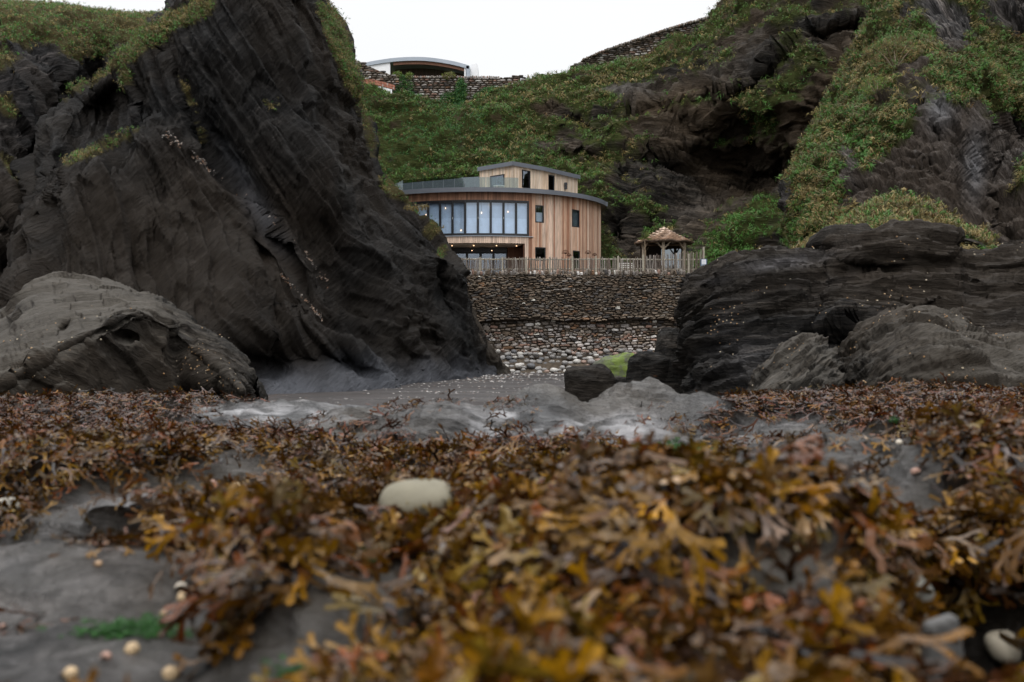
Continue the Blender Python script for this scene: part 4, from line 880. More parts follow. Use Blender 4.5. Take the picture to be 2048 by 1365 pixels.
# upper storey box
cA = np.array((xat(959.5, 75.2), 75.2)); cB = np.array((xat(1027, 73.0), 73.0)); cM = np.array((xat(1085, 75.2), 75.2)); cC = np.array((xat(1154.5, 78.7), 78.7)); ZB = zat(331, 73.0)
cD = cA + (cC - cB) * 1.0
def lerp(a, b, t): return a + (b - a) * t
wl = [(.35, .74, zat(374, 74.2), zat(352, 74.0), None)]
def boards(a, b, z0, z1, opens, mb, tone=1.0):
    L_ = np.linalg.norm(b - a); n = int(L_ / .14)
    for i in range(n):
        t0, t1 = i / n, (i + 1) / n; mid = (t0 + t1) / 2; zl = [(z0, z1)]
        for (o0, o1, q0, q1) in opens:
            if o0 < mid < o1: zl = [(z0, q0), (q1, z1)]
        for (q0, q1) in zl:
            if q1 - q0 < .02: continue
            t = random.random(); c = (np.array((.58, .42, .29)) * (1 - t) + np.array((.66, .55, .44)) * t) * random.uniform(.8, 1.1) * tone
            mb.slab(lerp(a, b, t0 + .05 / n), lerp(a, b, t1 - .05 / n), q0, q1, .03, 0, tuple(c))
mb = BB()
oL = (.325, .73, zat(374, 74.1), zat(351, 74.1))
def tpx(a, b, px):
    tt = np.linspace(0, 1, 400); p = a + (b - a) * tt[:, None]; return tt[np.argmin(np.abs(1024 + p[:, 0] / p[:, 1] * F - px))]
oR1 = (tpx(cB, cM, 1044), tpx(cB, cM, 1060), zat(377, 73.9), zat(341, 73.9))
oR2 = (tpx(cM, cC, 1096), tpx(cM, cC, 1108), zat(394, 76), zat(350.5, 76))
for (a, b, ops) in ((cA, cB, [oL]), (cB, cM, [oR1]), (cM, cC, [oR2])): boards(a, b, ZR + .17, ZB, ops, mb)
mb.build('upper_cladding', M['wood'], kind='stuff')
mb = BB()
def corewall(a, b, z0, z1, o):
    mb.slab(a, lerp(a, b, o[0]), z0, z1, .15, -.16); mb.slab(lerp(a, b, o[1]), b, z0, z1, .15, -.16); mb.slab(lerp(a, b, o[0]), lerp(a, b, o[1]), z0, o[2], .15, -.16); mb.slab(lerp(a, b, o[0]), lerp(a, b, o[1]), o[3], z1, .15, -.16)
corewall(cA, cB, ZR + .17, ZB, oL); corewall(cB, cM, ZR + .17, ZB, oR1); corewall(cM, cC, ZR + .17, ZB, oR2)
mb.slab(cC, cD, ZR + .17, ZB, .15, -.16); mb.slab(cD, cA, ZR + .17, ZB, .15, -.16); mb.build('upper_core', M['darkwood'])
def wlin(a, b, o, pane):
    pa, pb = lerp(a, b, o[0]) , lerp(a, b, o[1]); d = (pb - pa) / np.linalg.norm(pb - pa); fr = .06; z0, z1 = o[2] + .004, o[3] - .004; mb = BB()
    mb.slab(pa, pa + d * fr, z0, z1, .09, -.04); mb.slab(pb - d * fr, pb, z0, z1, .09, -.04); mb.slab(pa + d * fr, pb - d * fr, z0, z0 + fr, .09, -.04); mb.slab(pa + d * fr, pb - d * fr, z1 - fr, z1, .09, -.04)
    f = mb.build('window', M['frame']); mb = BB(); mb.slab(pa + d * fr, pb - d * fr, z0 + fr, z1 - fr, .02, -.02); mb.build('pane', M[pane], parent=f)
wlin(cA, cB, oL, 'glass'); wlin(cB, cM, oR1, 'glass'); wlin(cM, cC, oR2, 'glass_dark')
mb = BB()
poly = [cA + unit(cA - cB) * .1 + unit(cB - cC) * .12, cB + unit(cB - cD) * .22, cM + np.array([.12, -.18]), cC + unit(cC - cD) * .2 + unit(cC - cM) * .1, cD]
n = len(poly); mb.add([(p[0], p[1], ZB) for p in poly] + [(p[0], p[1], ZB + .17) for p in poly], [tuple(range(n))[::-1], tuple(range(n, 2 * n))] + [(i, (i + 1) % n, n + (i + 1) % n, n + i) for i in range(n)]); mb.build('upper_roof', M['deck'])
for i in range(3):
    mb = BB(); mb.slab(poly[i], poly[i + 1], ZB - .05, ZB + .25, .04, .003); mb.build('upper_fascia', M['zinc'])
pl_ = lerp(cM, cC, tpx(cM, cC, 1131)); zz = zat(373, pl_[1]); mb = BB(); mb.box(pl_[0] - .09, pl_[0] + .13, pl_[1] - .35, pl_[1] - .08, zz + .02, zz + .24); mb.box(pl_[0] - .09, pl_[0] + .13, pl_[1] - .32, pl_[1] - .08, zz - .26, zz - .02); mb.box(pl_[0] - .02, pl_[0] + .04, pl_[1] - .12, pl_[1] - .03, zz - .1, zz + .1); mb.build('wall_lamp', M['frame'])
# glass balustrade on the roof deck
bpx = [806, 825, 846, 866, 887, 909, 930, 950, 972, 994, 1016, 1037]
bp = []
for px in bpx: p_ = cv(s_at(px)) - cvn(s_at(px)) * .55; bp.append(np.array((xat(px, p_[1]), p_[1])))
for i in range(len(bp) - 1):
    mb = BB(); d = unit(bp[i + 1] - bp[i]) * .012; mb.slab(bp[i] + d, bp[i + 1] - d, ZR + .17, ZR + 1.12, .018, 0); mb.build('glass_panel', M['glass_rail'])
mb = BB()
for i in range(len(bp) - 1): mb.slab(bp[i], bp[i + 1], ZR + .165, ZR + .26, .05, -.06)
mb.build('balustrade_shoe', M['zinc'])
mb = BB(); mb.slab((-10.6, 78), bp[0], ZR + .17, ZR + 1.12, .018, 0); mb.build('glass_panel', M['glass_rail'])
# charcoal stair housing behind the deck
mb = BB(); mb.hexa([(-9.0, 79.0, ZR + .17), (cA[0] + .2, 79.0, ZR + .17), (cA[0] + .2, 82, ZR + .17), (-9.0, 82, ZR + .17)], [(-9.0, 79.0, 14.65), (cA[0] + .2, 79.0, 15.25), (cA[0] + .2, 82, 15.25), (-9.0, 82, 14.65)]); mb.build('stair_housing', M['zinc'])
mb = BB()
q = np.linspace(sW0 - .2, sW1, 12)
for i in range(11): mb.slab(cv(q[i]) - cvn(q[i]) * .16, cv(q[i + 1]) - cvn(q[i + 1]) * .16, zW0, zW0 + 1.25, .03, 0, (.70, .79, .90)); mb.slab(cv(q[i]) - cvn(q[i]) * .20, cv(q[i + 1]) - cvn(q[i + 1]) * .20, zW0 + 1.25, zW1, .03, 0, (.58, .67, .78))  # added pale panels carry the sky reflection of the long window in their colour
for (a, b, z0, z1) in (small[0], small[1]): mb.slab(cv(a) - cvn(a) * .13, cv(b) - cvn(b) * .13, z0, z1 - (.5 if a == small[0][0] else 0), .03, 0, (.6, .62, .64) if a == small[0][0] else (.12, .14, .14))  # first small window has a blind; second gets a panel coloured as its reflection
mb.build('reflection_panels_and_blind', M['paint'])
# small cafe chair behind the glass
ch = empty('deck_chair', (xat(998, 73.2), 73.2, ZR + .165), label='pale cafe table behind the glass railing below the upper window', cat='table')
mb = MB(); mb.box(-.4, .4, -.25, .25, .70, .74, (.7, .7, .68)); mb.build('table_top', M['paint'], ch)
for sx in (-1, 1):
    for sy in (-1, 1): mb = MB(); mb.tube([(sx * .36, sy * .2, 0), (sx * .34, sy * .2, .70)], .018, 6, (.65, .65, .63)); mb.build('leg', M['paint'], ch)
ch.name = 'cafe_table'

# ------------------------------------------------------------------ hilltop building
HY = 112.0; hb = empty('hilltop_house', (xat(850, HY), HY, 29), label='hilltop house with a curved zinc roof, white walls and a timber veranda', cat='building'); OFF2 = np.array((xat(850, HY), HY, 29.0))
class HB(MB):
    def build(s, name, mat, parent=hb, smooth=False, **kw):
        s.v = [(x - OFF2[0], y - OFF2[1], z - OFF2[2]) for x, y, z in s.v]; return MB.build(s, name, mat, parent, smooth, **kw)
topc = [(720, 128), (735, 124.5), (760, 120), (790, 116), (820, 114.3), (850, 114.7), (880, 118), (910, 123.5), (938, 131)]
TT = crw(len(topc), 40) @ np.array(topc, float)
pts = [(xat(a, HY), zat(b, HY)) for a, b in TT]
def prism(name, pts_top, pts_bot, y0, y1, mat, **kw):
    mb = HB(); n = len(pts_top)
    for i in range(n - 1):
        (xa, za_), (xb, zb_) = pts_top[i], pts_top[i + 1]; (xc, zc_), (xd, zd_) = pts_bot[i], pts_bot[i + 1]
        mb.hexa([(xc, y0, zc_), (xd, y0, zd_), (xd, y1, zd_), (xc, y1, zc_)], [(xa, y0, za_), (xb, y0, zb_), (xb, y1, zb_), (xa, y1, za_)], kw.get('col', (1, 1, 1)))
    return mb.build(name, mat)
prism('curved_roof', pts, [(x, z - .42) for x, z in pts], HY, HY + 9, M['zinc_light'])
ins = [(x, z - .425) for x, z in pts if xat(785, HY) < x < xat(931, HY)]
prism('timber_band', ins, [(x, z - .33) for x, z in ins], HY + .25, HY + .4, M['wood'], col=(.22, .11, .07))
wp = [(x, z - .425) for x, z in pts if x <= xat(785, HY)]
prism('white_wall', wp, [(x, 27.5) for x, z in wp], HY + .15, HY + .5, M['white'])
mb = HB()
xx = np.linspace(xat(784, HY), xat(932, HY), 70)
for i in range(69):
    c = np.array((.075, .034, .022)) * random.uniform(.5, 1.3); mb.box(xx[i] + .01, xx[i + 1] - .01, HY + 3.0, HY + 3.06, 27.5, float(np.interp(xx[i], [p_[0] for p_ in pts], [p_[1] for p_ in pts])) - .45, tuple(c))
mb.build('veranda_boarding', M['wood'], kind='stuff')
mb = HB(); mb.box(xat(783, HY), xat(784, HY), HY + .5, HY + 3.1, 27.5, 33); mb.build('veranda_cheek', M['darkwood'])
mb = HB(); mb.box(xat(928.5, HY), xat(931.5, HY), HY + .1, HY + .35, 27.5, zat(136.5, HY)); mb.build('veranda_post', M['white'])
mb = HB(); mb.box(xat(932.5, HY), xat(939.5, HY), HY + .0, HY + 8, 27.5, zat(132, HY)); mb.build('end_wall', M['zinc_light'])
V = []; mb = HB(); pp = [(940.5, 160), (940.5, 132), (943, 130), (947, 128.6), (953, 128.2), (955.5, 130), (956, 160)]
q = [(xat(a, HY + 1), zat(b, HY + 1)) for a, b in pp]; n = len(q); mb.add([(x, HY + 1, z) for x, z in q] + [(x, HY + 7, z) for x, z in q], [tuple(range(n))[::-1], tuple(range(n, 2 * n))] + [(i, (i + 1) % n, n + (i + 1) % n, n + i) for i in range(n)]); mb.build('white_annex', M['white'])

# hilltop rubble walls
def rubble_run(parent, poly, th, sc, off, seed, colk):
    """poly: list of (x, Y, z_bottom, z_top); one joined mesh of stones"""
    random.seed(seed); mb = MB(); core_ = MB()
    for (a, b) in zip(poly[:-1], poly[1:]):
        a = np.array(a, float); b = np.array(b, float); L_ = math.hypot(b[0] - a[0], b[1] - a[1]); ang = math.atan2(b[1] - a[1], b[0] - a[0]); t = 0
        core_.slab(a[:2] - off[:2], b[:2] - off[:2], a[2] - off[2], a[3] - off[2] - .05, th, -th, z0b=b[2] - off[2], z1b=b[3] - off[2] - .05)
        zmin = min(a[2], b[2]); zmax = max(a[3], b[3]); z = zmin
        while z < zmax:
            h = random.uniform(.13, .26) * sc; x = random.uniform(-.2, 0)
            while x < L_:
                w_ = random.uniform(.3, .75) * sc; f = (x + w_ / 2) / L_; c = a + (b - a) * f
                if c[2] - .1 < z and z + h * .5 < c[3]:
                    k = scol('low') if random.random() < colk else scol(); add_stone(mb, (c[0] - off[0], c[1] - .05 - off[1], z + h / 2 - off[2]), w_ * .92, h * .84, .3, k, random.randrange(14), random.gauss(0, .05))
                x += w_
            z += h
    core_.build('wall_core', M['mortar'], parent); mb.build('rubble_stones', M['stone'], parent, kind='stuff')
def wp_(px, pt, pb, Y): return (xat(px, Y), Y, zat(pb, Y), zat(pt, Y))
o_ = (xat(880, 107.6), 107.6, 27.0); tw = empty('terrace_wall', o_, label='ivy grown rubble retaining wall below the hilltop house', cat='wall')
rubble_run(tw, [wp_(789, 164, 215, 107.6), wp_(815, 158, 215, 107.6), wp_(928, 157, 215, 107.6), wp_(1000, 157, 215, 107.4), wp_(1040, 150, 190, 107.2)], .6, 1.15, np.array(o_), 31, .75)
mb = MB()     # upright copers
x = xat(812, 107.5)
while x < xat(1000, 107.5):
    h = random.uniform(.25, .38); add_stone(mb, (x - o_[0], -.1, zat(157, 107.5) - o_[2] + h * .3), .2, h, .35, scol('low'), random.randrange(14), random.gauss(0, .1)); x += .2
mb.build('coping', M['stone'], tw, kind='stuff')
o_ = (xat(760, 106), 106, 27.0); aw = empty('arched_wall', o_, label='rubble wall with a shallow red brick arch left of the ivy, below the white wall', cat='wall')
rubble_run(aw, [wp_(715, 120, 158, 106), wp_(737, 132, 160, 106), wp_(760, 142, 163, 106), wp_(790, 152, 171, 106)], .6, 1.15, np.array(o_), 33, .6)
arc = crw(4, 24) @ np.array([(722, 157, 169), (745, 159.5, 169.5), (768, 164.5, 174.5), (790, 171, 180.5)], float)
for i in range(23):
    for j in range(2):
        (a, t0, b0), (b, t1, b1) = arc[i], arc[i + 1]; m0 = (t0 + b0) / 2; m1 = (t1 + b1) / 2; A0, A1 = (t0, m0) if j == 0 else (m0, b0); B0, B1 = (t1, m1) if j == 0 else (m1, b1); Y = 105.85 - o_[1]; mb = MB()
        g = .25; c = np.array((.36, .15, .10)) * random.uniform(.7, 1.25) if random.random() < .8 else np.array((.4, .3, .26))
        q = [(a + g, A1 - g), (b - g, B1 - g), (b - g, B0 + g), (a + g, A0 + g)]; q = [(xat(x_, 105.9) - o_[0], zat(z_, 105.9) - o_[2]) for x_, z_ in q]
        mb.hexa([(q[0][0], Y, q[0][1]), (q[1][0], Y, q[1][1]), (q[1][0], Y + .3, q[1][1]), (q[0][0], Y + .3, q[0][1])], [(q[3][0], Y, q[3][1]), (q[2][0], Y, q[2][1]), (q[2][0], Y + .3, q[2][1]), (q[3][0], Y + .3, q[3][1])], tuple(c)); mb.build('brick', M['brick'], aw)
o_ = (xat(1290, 104), 104, 32.0); rw = empty('ridge_wall', o_, label='long rubble boundary wall climbing the skyline ridge on the right', cat='wall')
rubble_run(rw, [wp_(1140, 132, 150, 108), wp_(1200, 106, 150, 107), wp_(1260, 85, 135, 106), wp_(1310, 68, 125, 105), wp_(1360, 52, 110, 104), wp_(1400, 41, 100, 103), wp_(1438, 30, 90, 102)], .6, 1.1, np.array(o_), 35, .45)
mb = MB()
for i in range(150):
    t = i / 149; pxx = 1165 + t * 265; Y = 107.3 - t * 5; pyt = np.interp(pxx, [1140, 1200, 1260, 1310, 1360, 1400, 1438], [132, 106, 85, 68, 52, 41, 30]); add_stone(mb, (xat(pxx, Y) - o_[0], Y - o_[1] - .1, zat(pyt, Y) - o_[2] + .02), .16, random.uniform(.2, .42), .3, scol('low' if random.random() < .4 else None), random.randrange(14), random.gauss(0, .15))
mb.build('coping', M['stone'], rw, kind='stuff')

# ------------------------------------------------------------------ plants
def leaf_clump(seed, n, rad, ls):
    r = np.random.default_rng(seed); V = []; 
    for i in range(n):
        p = r.normal(size=3); p /= np.linalg.norm(p); p[2] = abs(p[2]); c = p * rad * r.uniform(.35, 1.0) ; t = r.normal(size=3); t /= np.linalg.norm(t); b = np.cross(t, p); b /= np.linalg.norm(b) + 1e-6
        s = ls * r.uniform(.7, 1.4); V += [c - t * s * .5, c + b * s * .35, c + t * s * .6]
    return np.array(V)
def grass_tuft(seed, n, h, droop):
    r = np.random.default_rng(seed); V = []
    for i in range(n):
        a = r.uniform(0, 6.28); d = np.array([math.cos(a), math.sin(a), 0]); s = np.array([-d[1], d[0], 0]) * .035 * h / .5; l = h * r.uniform(.6, 1.2)
        p0 = d * .04; p1 = p0 + d * l * .25 + np.array([0, 0, l * .6]); p2 = p0 + d * l * (.6 + .3 * droop) + np.array([0, 0, l * (.75 - .7 * droop)])
        V += [p0 - s, p0 + s, p1 + s * .5, p1 - s * .7, p1 + s * .7, p2]
    return np.array(V)
def scatter(name, pos, nrm, size, cols, temps, mat, up=.0, yaw=None, tipcol=None, **kw):
    """joined mesh of triangle-soup templates; temps (list of (3k,3)), cols per clump"""
    allV = []; allC = []; k = RNG.integers(0, len(temps), len(pos))
    for ti, T in enumerate(temps):
        m = k == ti; p, n_, s, c = pos[m], nrm[m], size[m], cols[m]
        if not len(p): continue
        z = n_ + np.array([0, 0, up]); z /= np.linalg.norm(z, axis=1)[:, None]
        a = RNG.uniform(0, 2 * np.pi, len(p)) if yaw is None else yaw[m]; h = np.stack([np.cos(a), np.sin(a), np.zeros(len(p))], -1)
        x = h - z * (h * z).sum(1)[:, None]; x /= np.linalg.norm(x, axis=1)[:, None] + 1e-9; y = np.cross(z, x)
        V = (T[None, :, 0, None] * x[:, None] + T[None, :, 1, None] * y[:, None] + T[None, :, 2, None] * z[:, None]) * s[:, None, None] + p[:, None]
        j = RNG.uniform(.75, 1.25, (len(p), len(T) // 3)); jj = np.repeat(j, 3, axis=1)
        C_ = c[:, None] * jj[..., None]
        if tipcol is not None:
            w_, cc = tipcol(T, len(p)); C_ = C_ * (1 - w_[None, :, None]) + cc[:, None] * w_[None, :, None] * jj[..., None]
        allV.append(V.reshape(-1, 3)); allC.append(C_.reshape(-1, 3))
    V = np.concatenate(allV); C_ = np.concatenate(allC); me = mesh_np(name, V, np.arange(len(V)).reshape(-1, 3), mat, smooth=False, cols=C_)
    return link(bpy.data.objects.new(name, me), **kw)
LEAF = [leaf_clump(s, 9, .30, .145) for s in range(8)]; GR = [grass_tuft(s, 7, .55, .75) for s in range(8)]
PAL = {'ivy': (.030, .105, .024), 'green': (.065, .135, .024), 'lime': (.14, .18, .030), 'olive': (.095, .085, .028), 'straw': (.21, .16, .06), 'rust': (.105, .062, .020), 'grassg': (.055, .15, .022)}
PAL = {k: np.array(v_) for k, v_ in PAL.items()}
def pick(P, N, veg, n):
    w_ = (veg ** 1.2).ravel().copy(); u, v = pix(P); vis = ((u > -60) & (u < 2110) & (v > -40) & (v < 640)).ravel(); w_ = w_ * vis
    idx = RNG.choice(len(w_), n, p=w_ / w_.sum()); j = RNG.normal(0, .12, (n, 3)); return P.reshape(-1, 3)[idx] + j, N.reshape(-1, 3)[idx]
def mixcol(p, weights):
    """weights: dict name -> (n,) array"""
    ks = list(weights); W = np.stack([np.clip(weights[k], 0, None) for k in ks], -1) + 1e-6; W = W / W.sum(-1, keepdims=True)
    cum = W.cumsum(-1); r = RNG.uniform(0, 1, len(p))[:, None]; i = (r > cum).sum(-1).clip(0, len(ks) - 1); return np.stack([PAL[k] for k in ks])[i], i
for nm, P, N, veg in VEG:
    if nm == 'hill':
        p, n_ = pick(P, N, veg, 25000); u, v = pix(p); f1 = fbm(p, 6, 3, 61); f2 = fbm(p, 2.5, 3, 62)
        ivy = blob(u, v, [(870, 250, 170, 75, 0, 3), (820, 330, 120, 50, 0, 2.0), (790, 300, 80, 90, 0, 3), (950, 280, 110, 70, 0, 2.2), (1050, 340, 60, 40, 0, 1.2), (1600, 230, 110, 60, 0, 1.5)])
        g = blob(u, v, [(1530, 430, 110, 45, -38, 9), (1450, 520, 70, 30, -40, 9), (1440, 285, 45, 18, 0, 3)])
        c, i = mixcol(p, {'ivy': ivy * (1 + f2), 'green': .8 + 1.8 * f1, 'lime': .10 + .9 * np.clip(f2, 0, 1) + .7 * blob(u, v, [(890, 350, 60, 25), (1180, 220, 60, 20), (1000, 230, 40, 30)]), 'olive': (.5 - 1.8 * f1) * (1 - ivy.clip(0, 1) * .85), 'rust': -.05 - 1.0 * f1 - ivy + .7 * blob(u, v, [(1350, 110, 120, 40, -20), (1480, 60, 60, 50)]), 'grassg': .2 + g})
        w_ = sstep(.0, .5, fbm(p, 5, 3, 66) + .25) * (ivy < 1.0)
        scatter('hillside_foliage', p, n_, RNG.uniform(.5, 1.15, len(p)), c, LEAF, M['leaf'], up=.5, kind='stuff')
        p, n_ = pick(P, N, veg, 12000); u, v = pix(p); f1 = fbm(p, 5, 3, 66)
        ivyz = blob(u, v, [(860, 260, 150, 80), (790, 300, 80, 90), (1600, 230, 100, 60)]); keep = RNG.uniform(0, 1, len(p)) > ivyz * .9; p, n_, u, v, f1 = p[keep], n_[keep], u[keep], v[keep], f1[keep]
        g = blob(u, v, [(1530, 430, 110, 45, -38, 5), (1450, 520, 70, 30, -40, 6)])
        c, i = mixcol(p, {'green': .6 + 1.6 * f1, 'olive': .7 + 0 * f1, 'straw': 1.2 * sstep(.1, .5, -f1) + .06 + .9 * blob(u, v, [(1240, 170, 60, 25), (1350, 140, 50, 30), (1480, 250, 60, 30)]), 'grassg': .1 + g, 'rust': .12 + 0 * f1})
        scatter('hillside_grass', p, n_, RNG.uniform(.6, 1.25, len(p)), c, GR, M['leaf'], up=.3, kind='stuff')
    else:
        cnt = {'head': (9500, 7000), 'left': (5500, 4200), 'spur': (12000, 9500), 'hump': (2200, 5000)}[nm]; sz = {'head': .30, 'left': .40, 'spur': .58, 'hump': .42}[nm]
        p, n_ = pick(P, N, veg, cnt[0]); u, v = pix(p); f1 = fbm(p, 3, 3, 71); f2 = fbm(p, 1.5, 3, 72)
        lush = blob(u, v, [(725, 160, 40, 80, -20, 4), (850, 435, 60, 30, 40, 2), (60, 55, 110, 40, 0, 2.5), (1790, 250, 110, 45, -35, 3), (1700, 200, 60, 80, 0, 1.5), (1980, 190, 60, 30, 0, 2), (265, 175, 40, 40, 0, 1), (1950, 130, 60, 30)])
        c, i = mixcol(p, {'green': .5 + 1.6 * f1 + lush * .6, 'ivy': .25 + lush * (nm != 'head') + .5 * blob(u, v, [(1790, 250, 110, 45, -35, 2)]), 'lime': .15 + f2 * .6 + .5 * lush * (nm == 'head'), 'olive': .5 - 1.5 * f1, 'rust': .02 - .8 * f2 + .6 * blob(u, v, [(1760, 120, 90, 40), (1950, 110, 90, 40)]), 'straw': .15 + .0 * f1})
        scatter({'head': 'headland_foliage', 'left': 'clifftop_foliage', 'spur': 'spur_foliage', 'hump': 'hummock_foliage'}[nm], p, n_, RNG.uniform(.7, 1.5, len(p)) * sz, c, LEAF, M['leaf'], up=.5, kind='stuff')
        p, n_ = pick(P, N, veg, cnt[1]); u, v = pix(p); f1 = fbm(p, 3, 3, 75)
        c, i = mixcol(p, {'green': .35 + f1, 'olive': .6 + 0 * f1, 'straw': .08 + 1.3 * sstep(.0, .45, -f1) + (.9 if nm == 'hump' else .0), 'grassg': .15 + .8 * blob(u, v, [(1660, 440, 50, 60), (60, 60, 120, 40), (1700, 330, 60, 60)]), 'rust': .15 + (.25 if nm == 'hump' else 0) + 0 * f1})
        scatter({'head': 'headland_grass', 'left': 'clifftop_grass', 'spur': 'spur_grass', 'hump': 'hummock_grass'}[nm], p, n_, RNG.uniform(.8, 1.8, len(p)) * sz * .95, c, GR, M['leaf'], up=.3, kind='stuff')

# ivy hanging over the terrace wall
def sheet_scatter(name, blobs, Yf, n, weights, size, temps=LEAF, **kw):
    pts_ = []; 
    while len(pts_) < n:
        b = blobs[RNG.integers(0, len(blobs))]; a = RNG.uniform(0, 6.28); r_ = RNG.uniform(0, 1) ** .5; px = b[0] + math.cos(a) * r_ * b[2]; py = b[1] + math.sin(a) * r_ * b[3]; pts_.append(at(px, py, Yf - abs(RNG.normal(0, .15))))
    p = np.array(pts_); n_ = np.tile(np.array([0, -.85, .5]), (n, 1)) + RNG.normal(0, .3, (n, 3)); c, i = mixcol(p, {k: np.full(n, v_) for k, v_ in weights.items()})
    return scatter(name, p, n_, RNG.uniform(.7, 1.3, n) * size, c, temps, M['leaf'], up=.3, **kw)
sheet_scatter('wall_ivy', [(808, 195, 22, 42), (800, 215, 35, 20), (850, 222, 60, 16), (905, 205, 26, 20), (922, 185, 10, 28), (745, 215, 40, 22), (900, 222, 40, 14), (990, 185, 28, 8), (960, 200, 12, 12)], 107.1, 2600, {'ivy': 1, 'green': .4, 'lime': .05}, 1.1, kind='stuff')
def shrub(px, py, Y, rx, rz, n, wts, label, size=1.0, cat='shrub'):
    x, y, z = at(px, py, Y); r_x = rx / F * Y; r_z = rz / F * Y; ro = empty('shrub', (x, y, z - r_z), label=label, cat=cat)
    d = RNG.normal(size=(n, 3)); d /= np.linalg.norm(d, axis=1)[:, None]; k = 1 + .35 * fbm(d * 1.5 + px, 1, 2, 5); p = d * (RNG.uniform(.25, 1, n) ** .4)[:, None] * np.array([r_x, r_x * .7, r_z]) * k[:, None]; p[:, 2] += r_z
    c, i = mixcol(p, {k_: np.full(n, v_) for k_, v_ in wts.items()}); scatter('crown', p, d, RNG.uniform(.5, 1.0, n) * size, c, LEAF, M['leaf'], up=.3, parent=ro)
    mb = MB()
    for a in range(5): t = a * 1.3; mb.tube([(0, 0, -.2), (math.cos(t) * r_x * .3, math.sin(t) * r_x * .2, r_z * .8), (math.cos(t) * r_x * .6, math.sin(t) * r_x * .5, r_z * 1.5)], [.06, .04, .015], 5, (.12, .09, .06))
    mb.build('stems', M['fence'], ro)
shrub(795, 150, 107.0, 9, 5, 60, {'lime': 1, 'green': .6}, 'small yellow green shrub on the terrace wall at the left of the veranda')
shrub(819, 152, 107.0, 8, 5, 60, {'lime': 1, 'green': .6}, 'small bright shrub on the terrace wall, second from the left below the veranda')
shrub(898, 152, 107.2, 14, 5, 110, {'lime': .7, 'olive': .8, 'straw': .4}, 'wide olive shrub on the terrace wall near the veranda post')
shrub(1755, 172, 58.5, 34, 22, 420, {'lime': .8, 'straw': .35, 'olive': .5, 'green': .4}, 'yellow green shrub on the flank of the eastern spur', .55)
shrub(1790, 108, 62, 62, 30, 700, {'olive': .9, 'rust': .6, 'green': .35, 'straw': .25}, 'broad russet and olive shrub high on the eastern spur', .6)
shrub(1965, 150, 60, 50, 24, 420, {'green': .7, 'rust': .4, 'lime': .3}, 'bushy green and russet shrub on the far right of the spur', .6)
shrub(1350, 96, 101, 34, 14, 220, {'olive': .9, 'rust': .5, 'green': .5}, 'russet bramble below the highest part of the ridge wall')
shrub(1480, 30, 98, 50, 26, 380, {'green': .7, 'rust': .5, 'olive': .5}, 'dense bramble on the skyline right of the ridge wall')
sheet_scatter('spur_top_grass', [(835, 418, 30, 6)], 56, 40, {'straw': 1}, .4, GR, kind='stuff')

# ------------------------------------------------------------------ foreground ledge
nu, nv = 520, 420; uu = np.linspace(-1.0, 1.05, nu); yy = np.geomspace(.42, 11.5, nv); U, YY = np.meshgrid(uu, yy); XX = U * YY
def g2(x, y, cx, cy, rx, ry, ang=0, pw=2):
    a = R(ang); dx, dy = x - cx, y - cy; q = ((dx * math.cos(a) + dy * math.sin(a)) / rx) ** 2 + ((-dx * math.sin(a) + dy * math.cos(a)) / ry) ** 2; return np.exp(-q ** (pw / 2))
def wpt(px, Y): return (px - 1024) / F * Y
BUMPS = [  # px, Y, drop below the eye at the top, radius x, radius y, angle
 (560, 6.8, 0.355, .75, .6, 0), (700, 6.0, .37, .2, .5, 0), (885, 5.9, 0.325, .36, .75, 0), (1085, 6.6, 0.262, .33, .70, 0), (1285, 7.2, 0.245, .42, .60, 0), (1400, 6.6, 0.325, .22, .35, 0), (1265, 5.1, 0.365, .36, .40, 0), (1120, 4.9, 0.41, .2, .3, 0),
 (250, 8.0, 0.430, 1.6, .9, 0), (1850, 8.0, 0.370, 1.4, 1.2, 0), (2000, 5.5, 0.390, 1.0, .8, 0), (1520, 7.0, 0.375, .6, .7, 0),
 (1640, 3.5, 0.325, .40, .55, -25), (1340, 3.9, 0.455, .3, .35, 0), (1280, 1.8, .272, .26, .26, -15), (1080, 1.9, 0.345, .22, .25, 0), (1480, 1.8, .305, .2, .22, 0), (1960, 2.75, .25, .34, .36, 0), (1850, 3.2, .36, .3, .3, 0), (590, 1.75, .352, .16, .28, 20), (640, 1.55, 0.38, .10, .2, 0), (1590, 1.62, .335, .12, .16, 0),
 (200, 3.7, 0.415, .8, .30, 5), (330, 3.0, .455, .4, .3, -8), (100, 2.1, 0.425, .5, .22, 0), (840, 2.5, 0.420, .3, .3, 0), (800, 3.4, 0.460, .5, .4, 0), (1180, 3.0, 0.420, .5, .35, 0), (420, 4.4, 0.460, .9, .4, 0)]
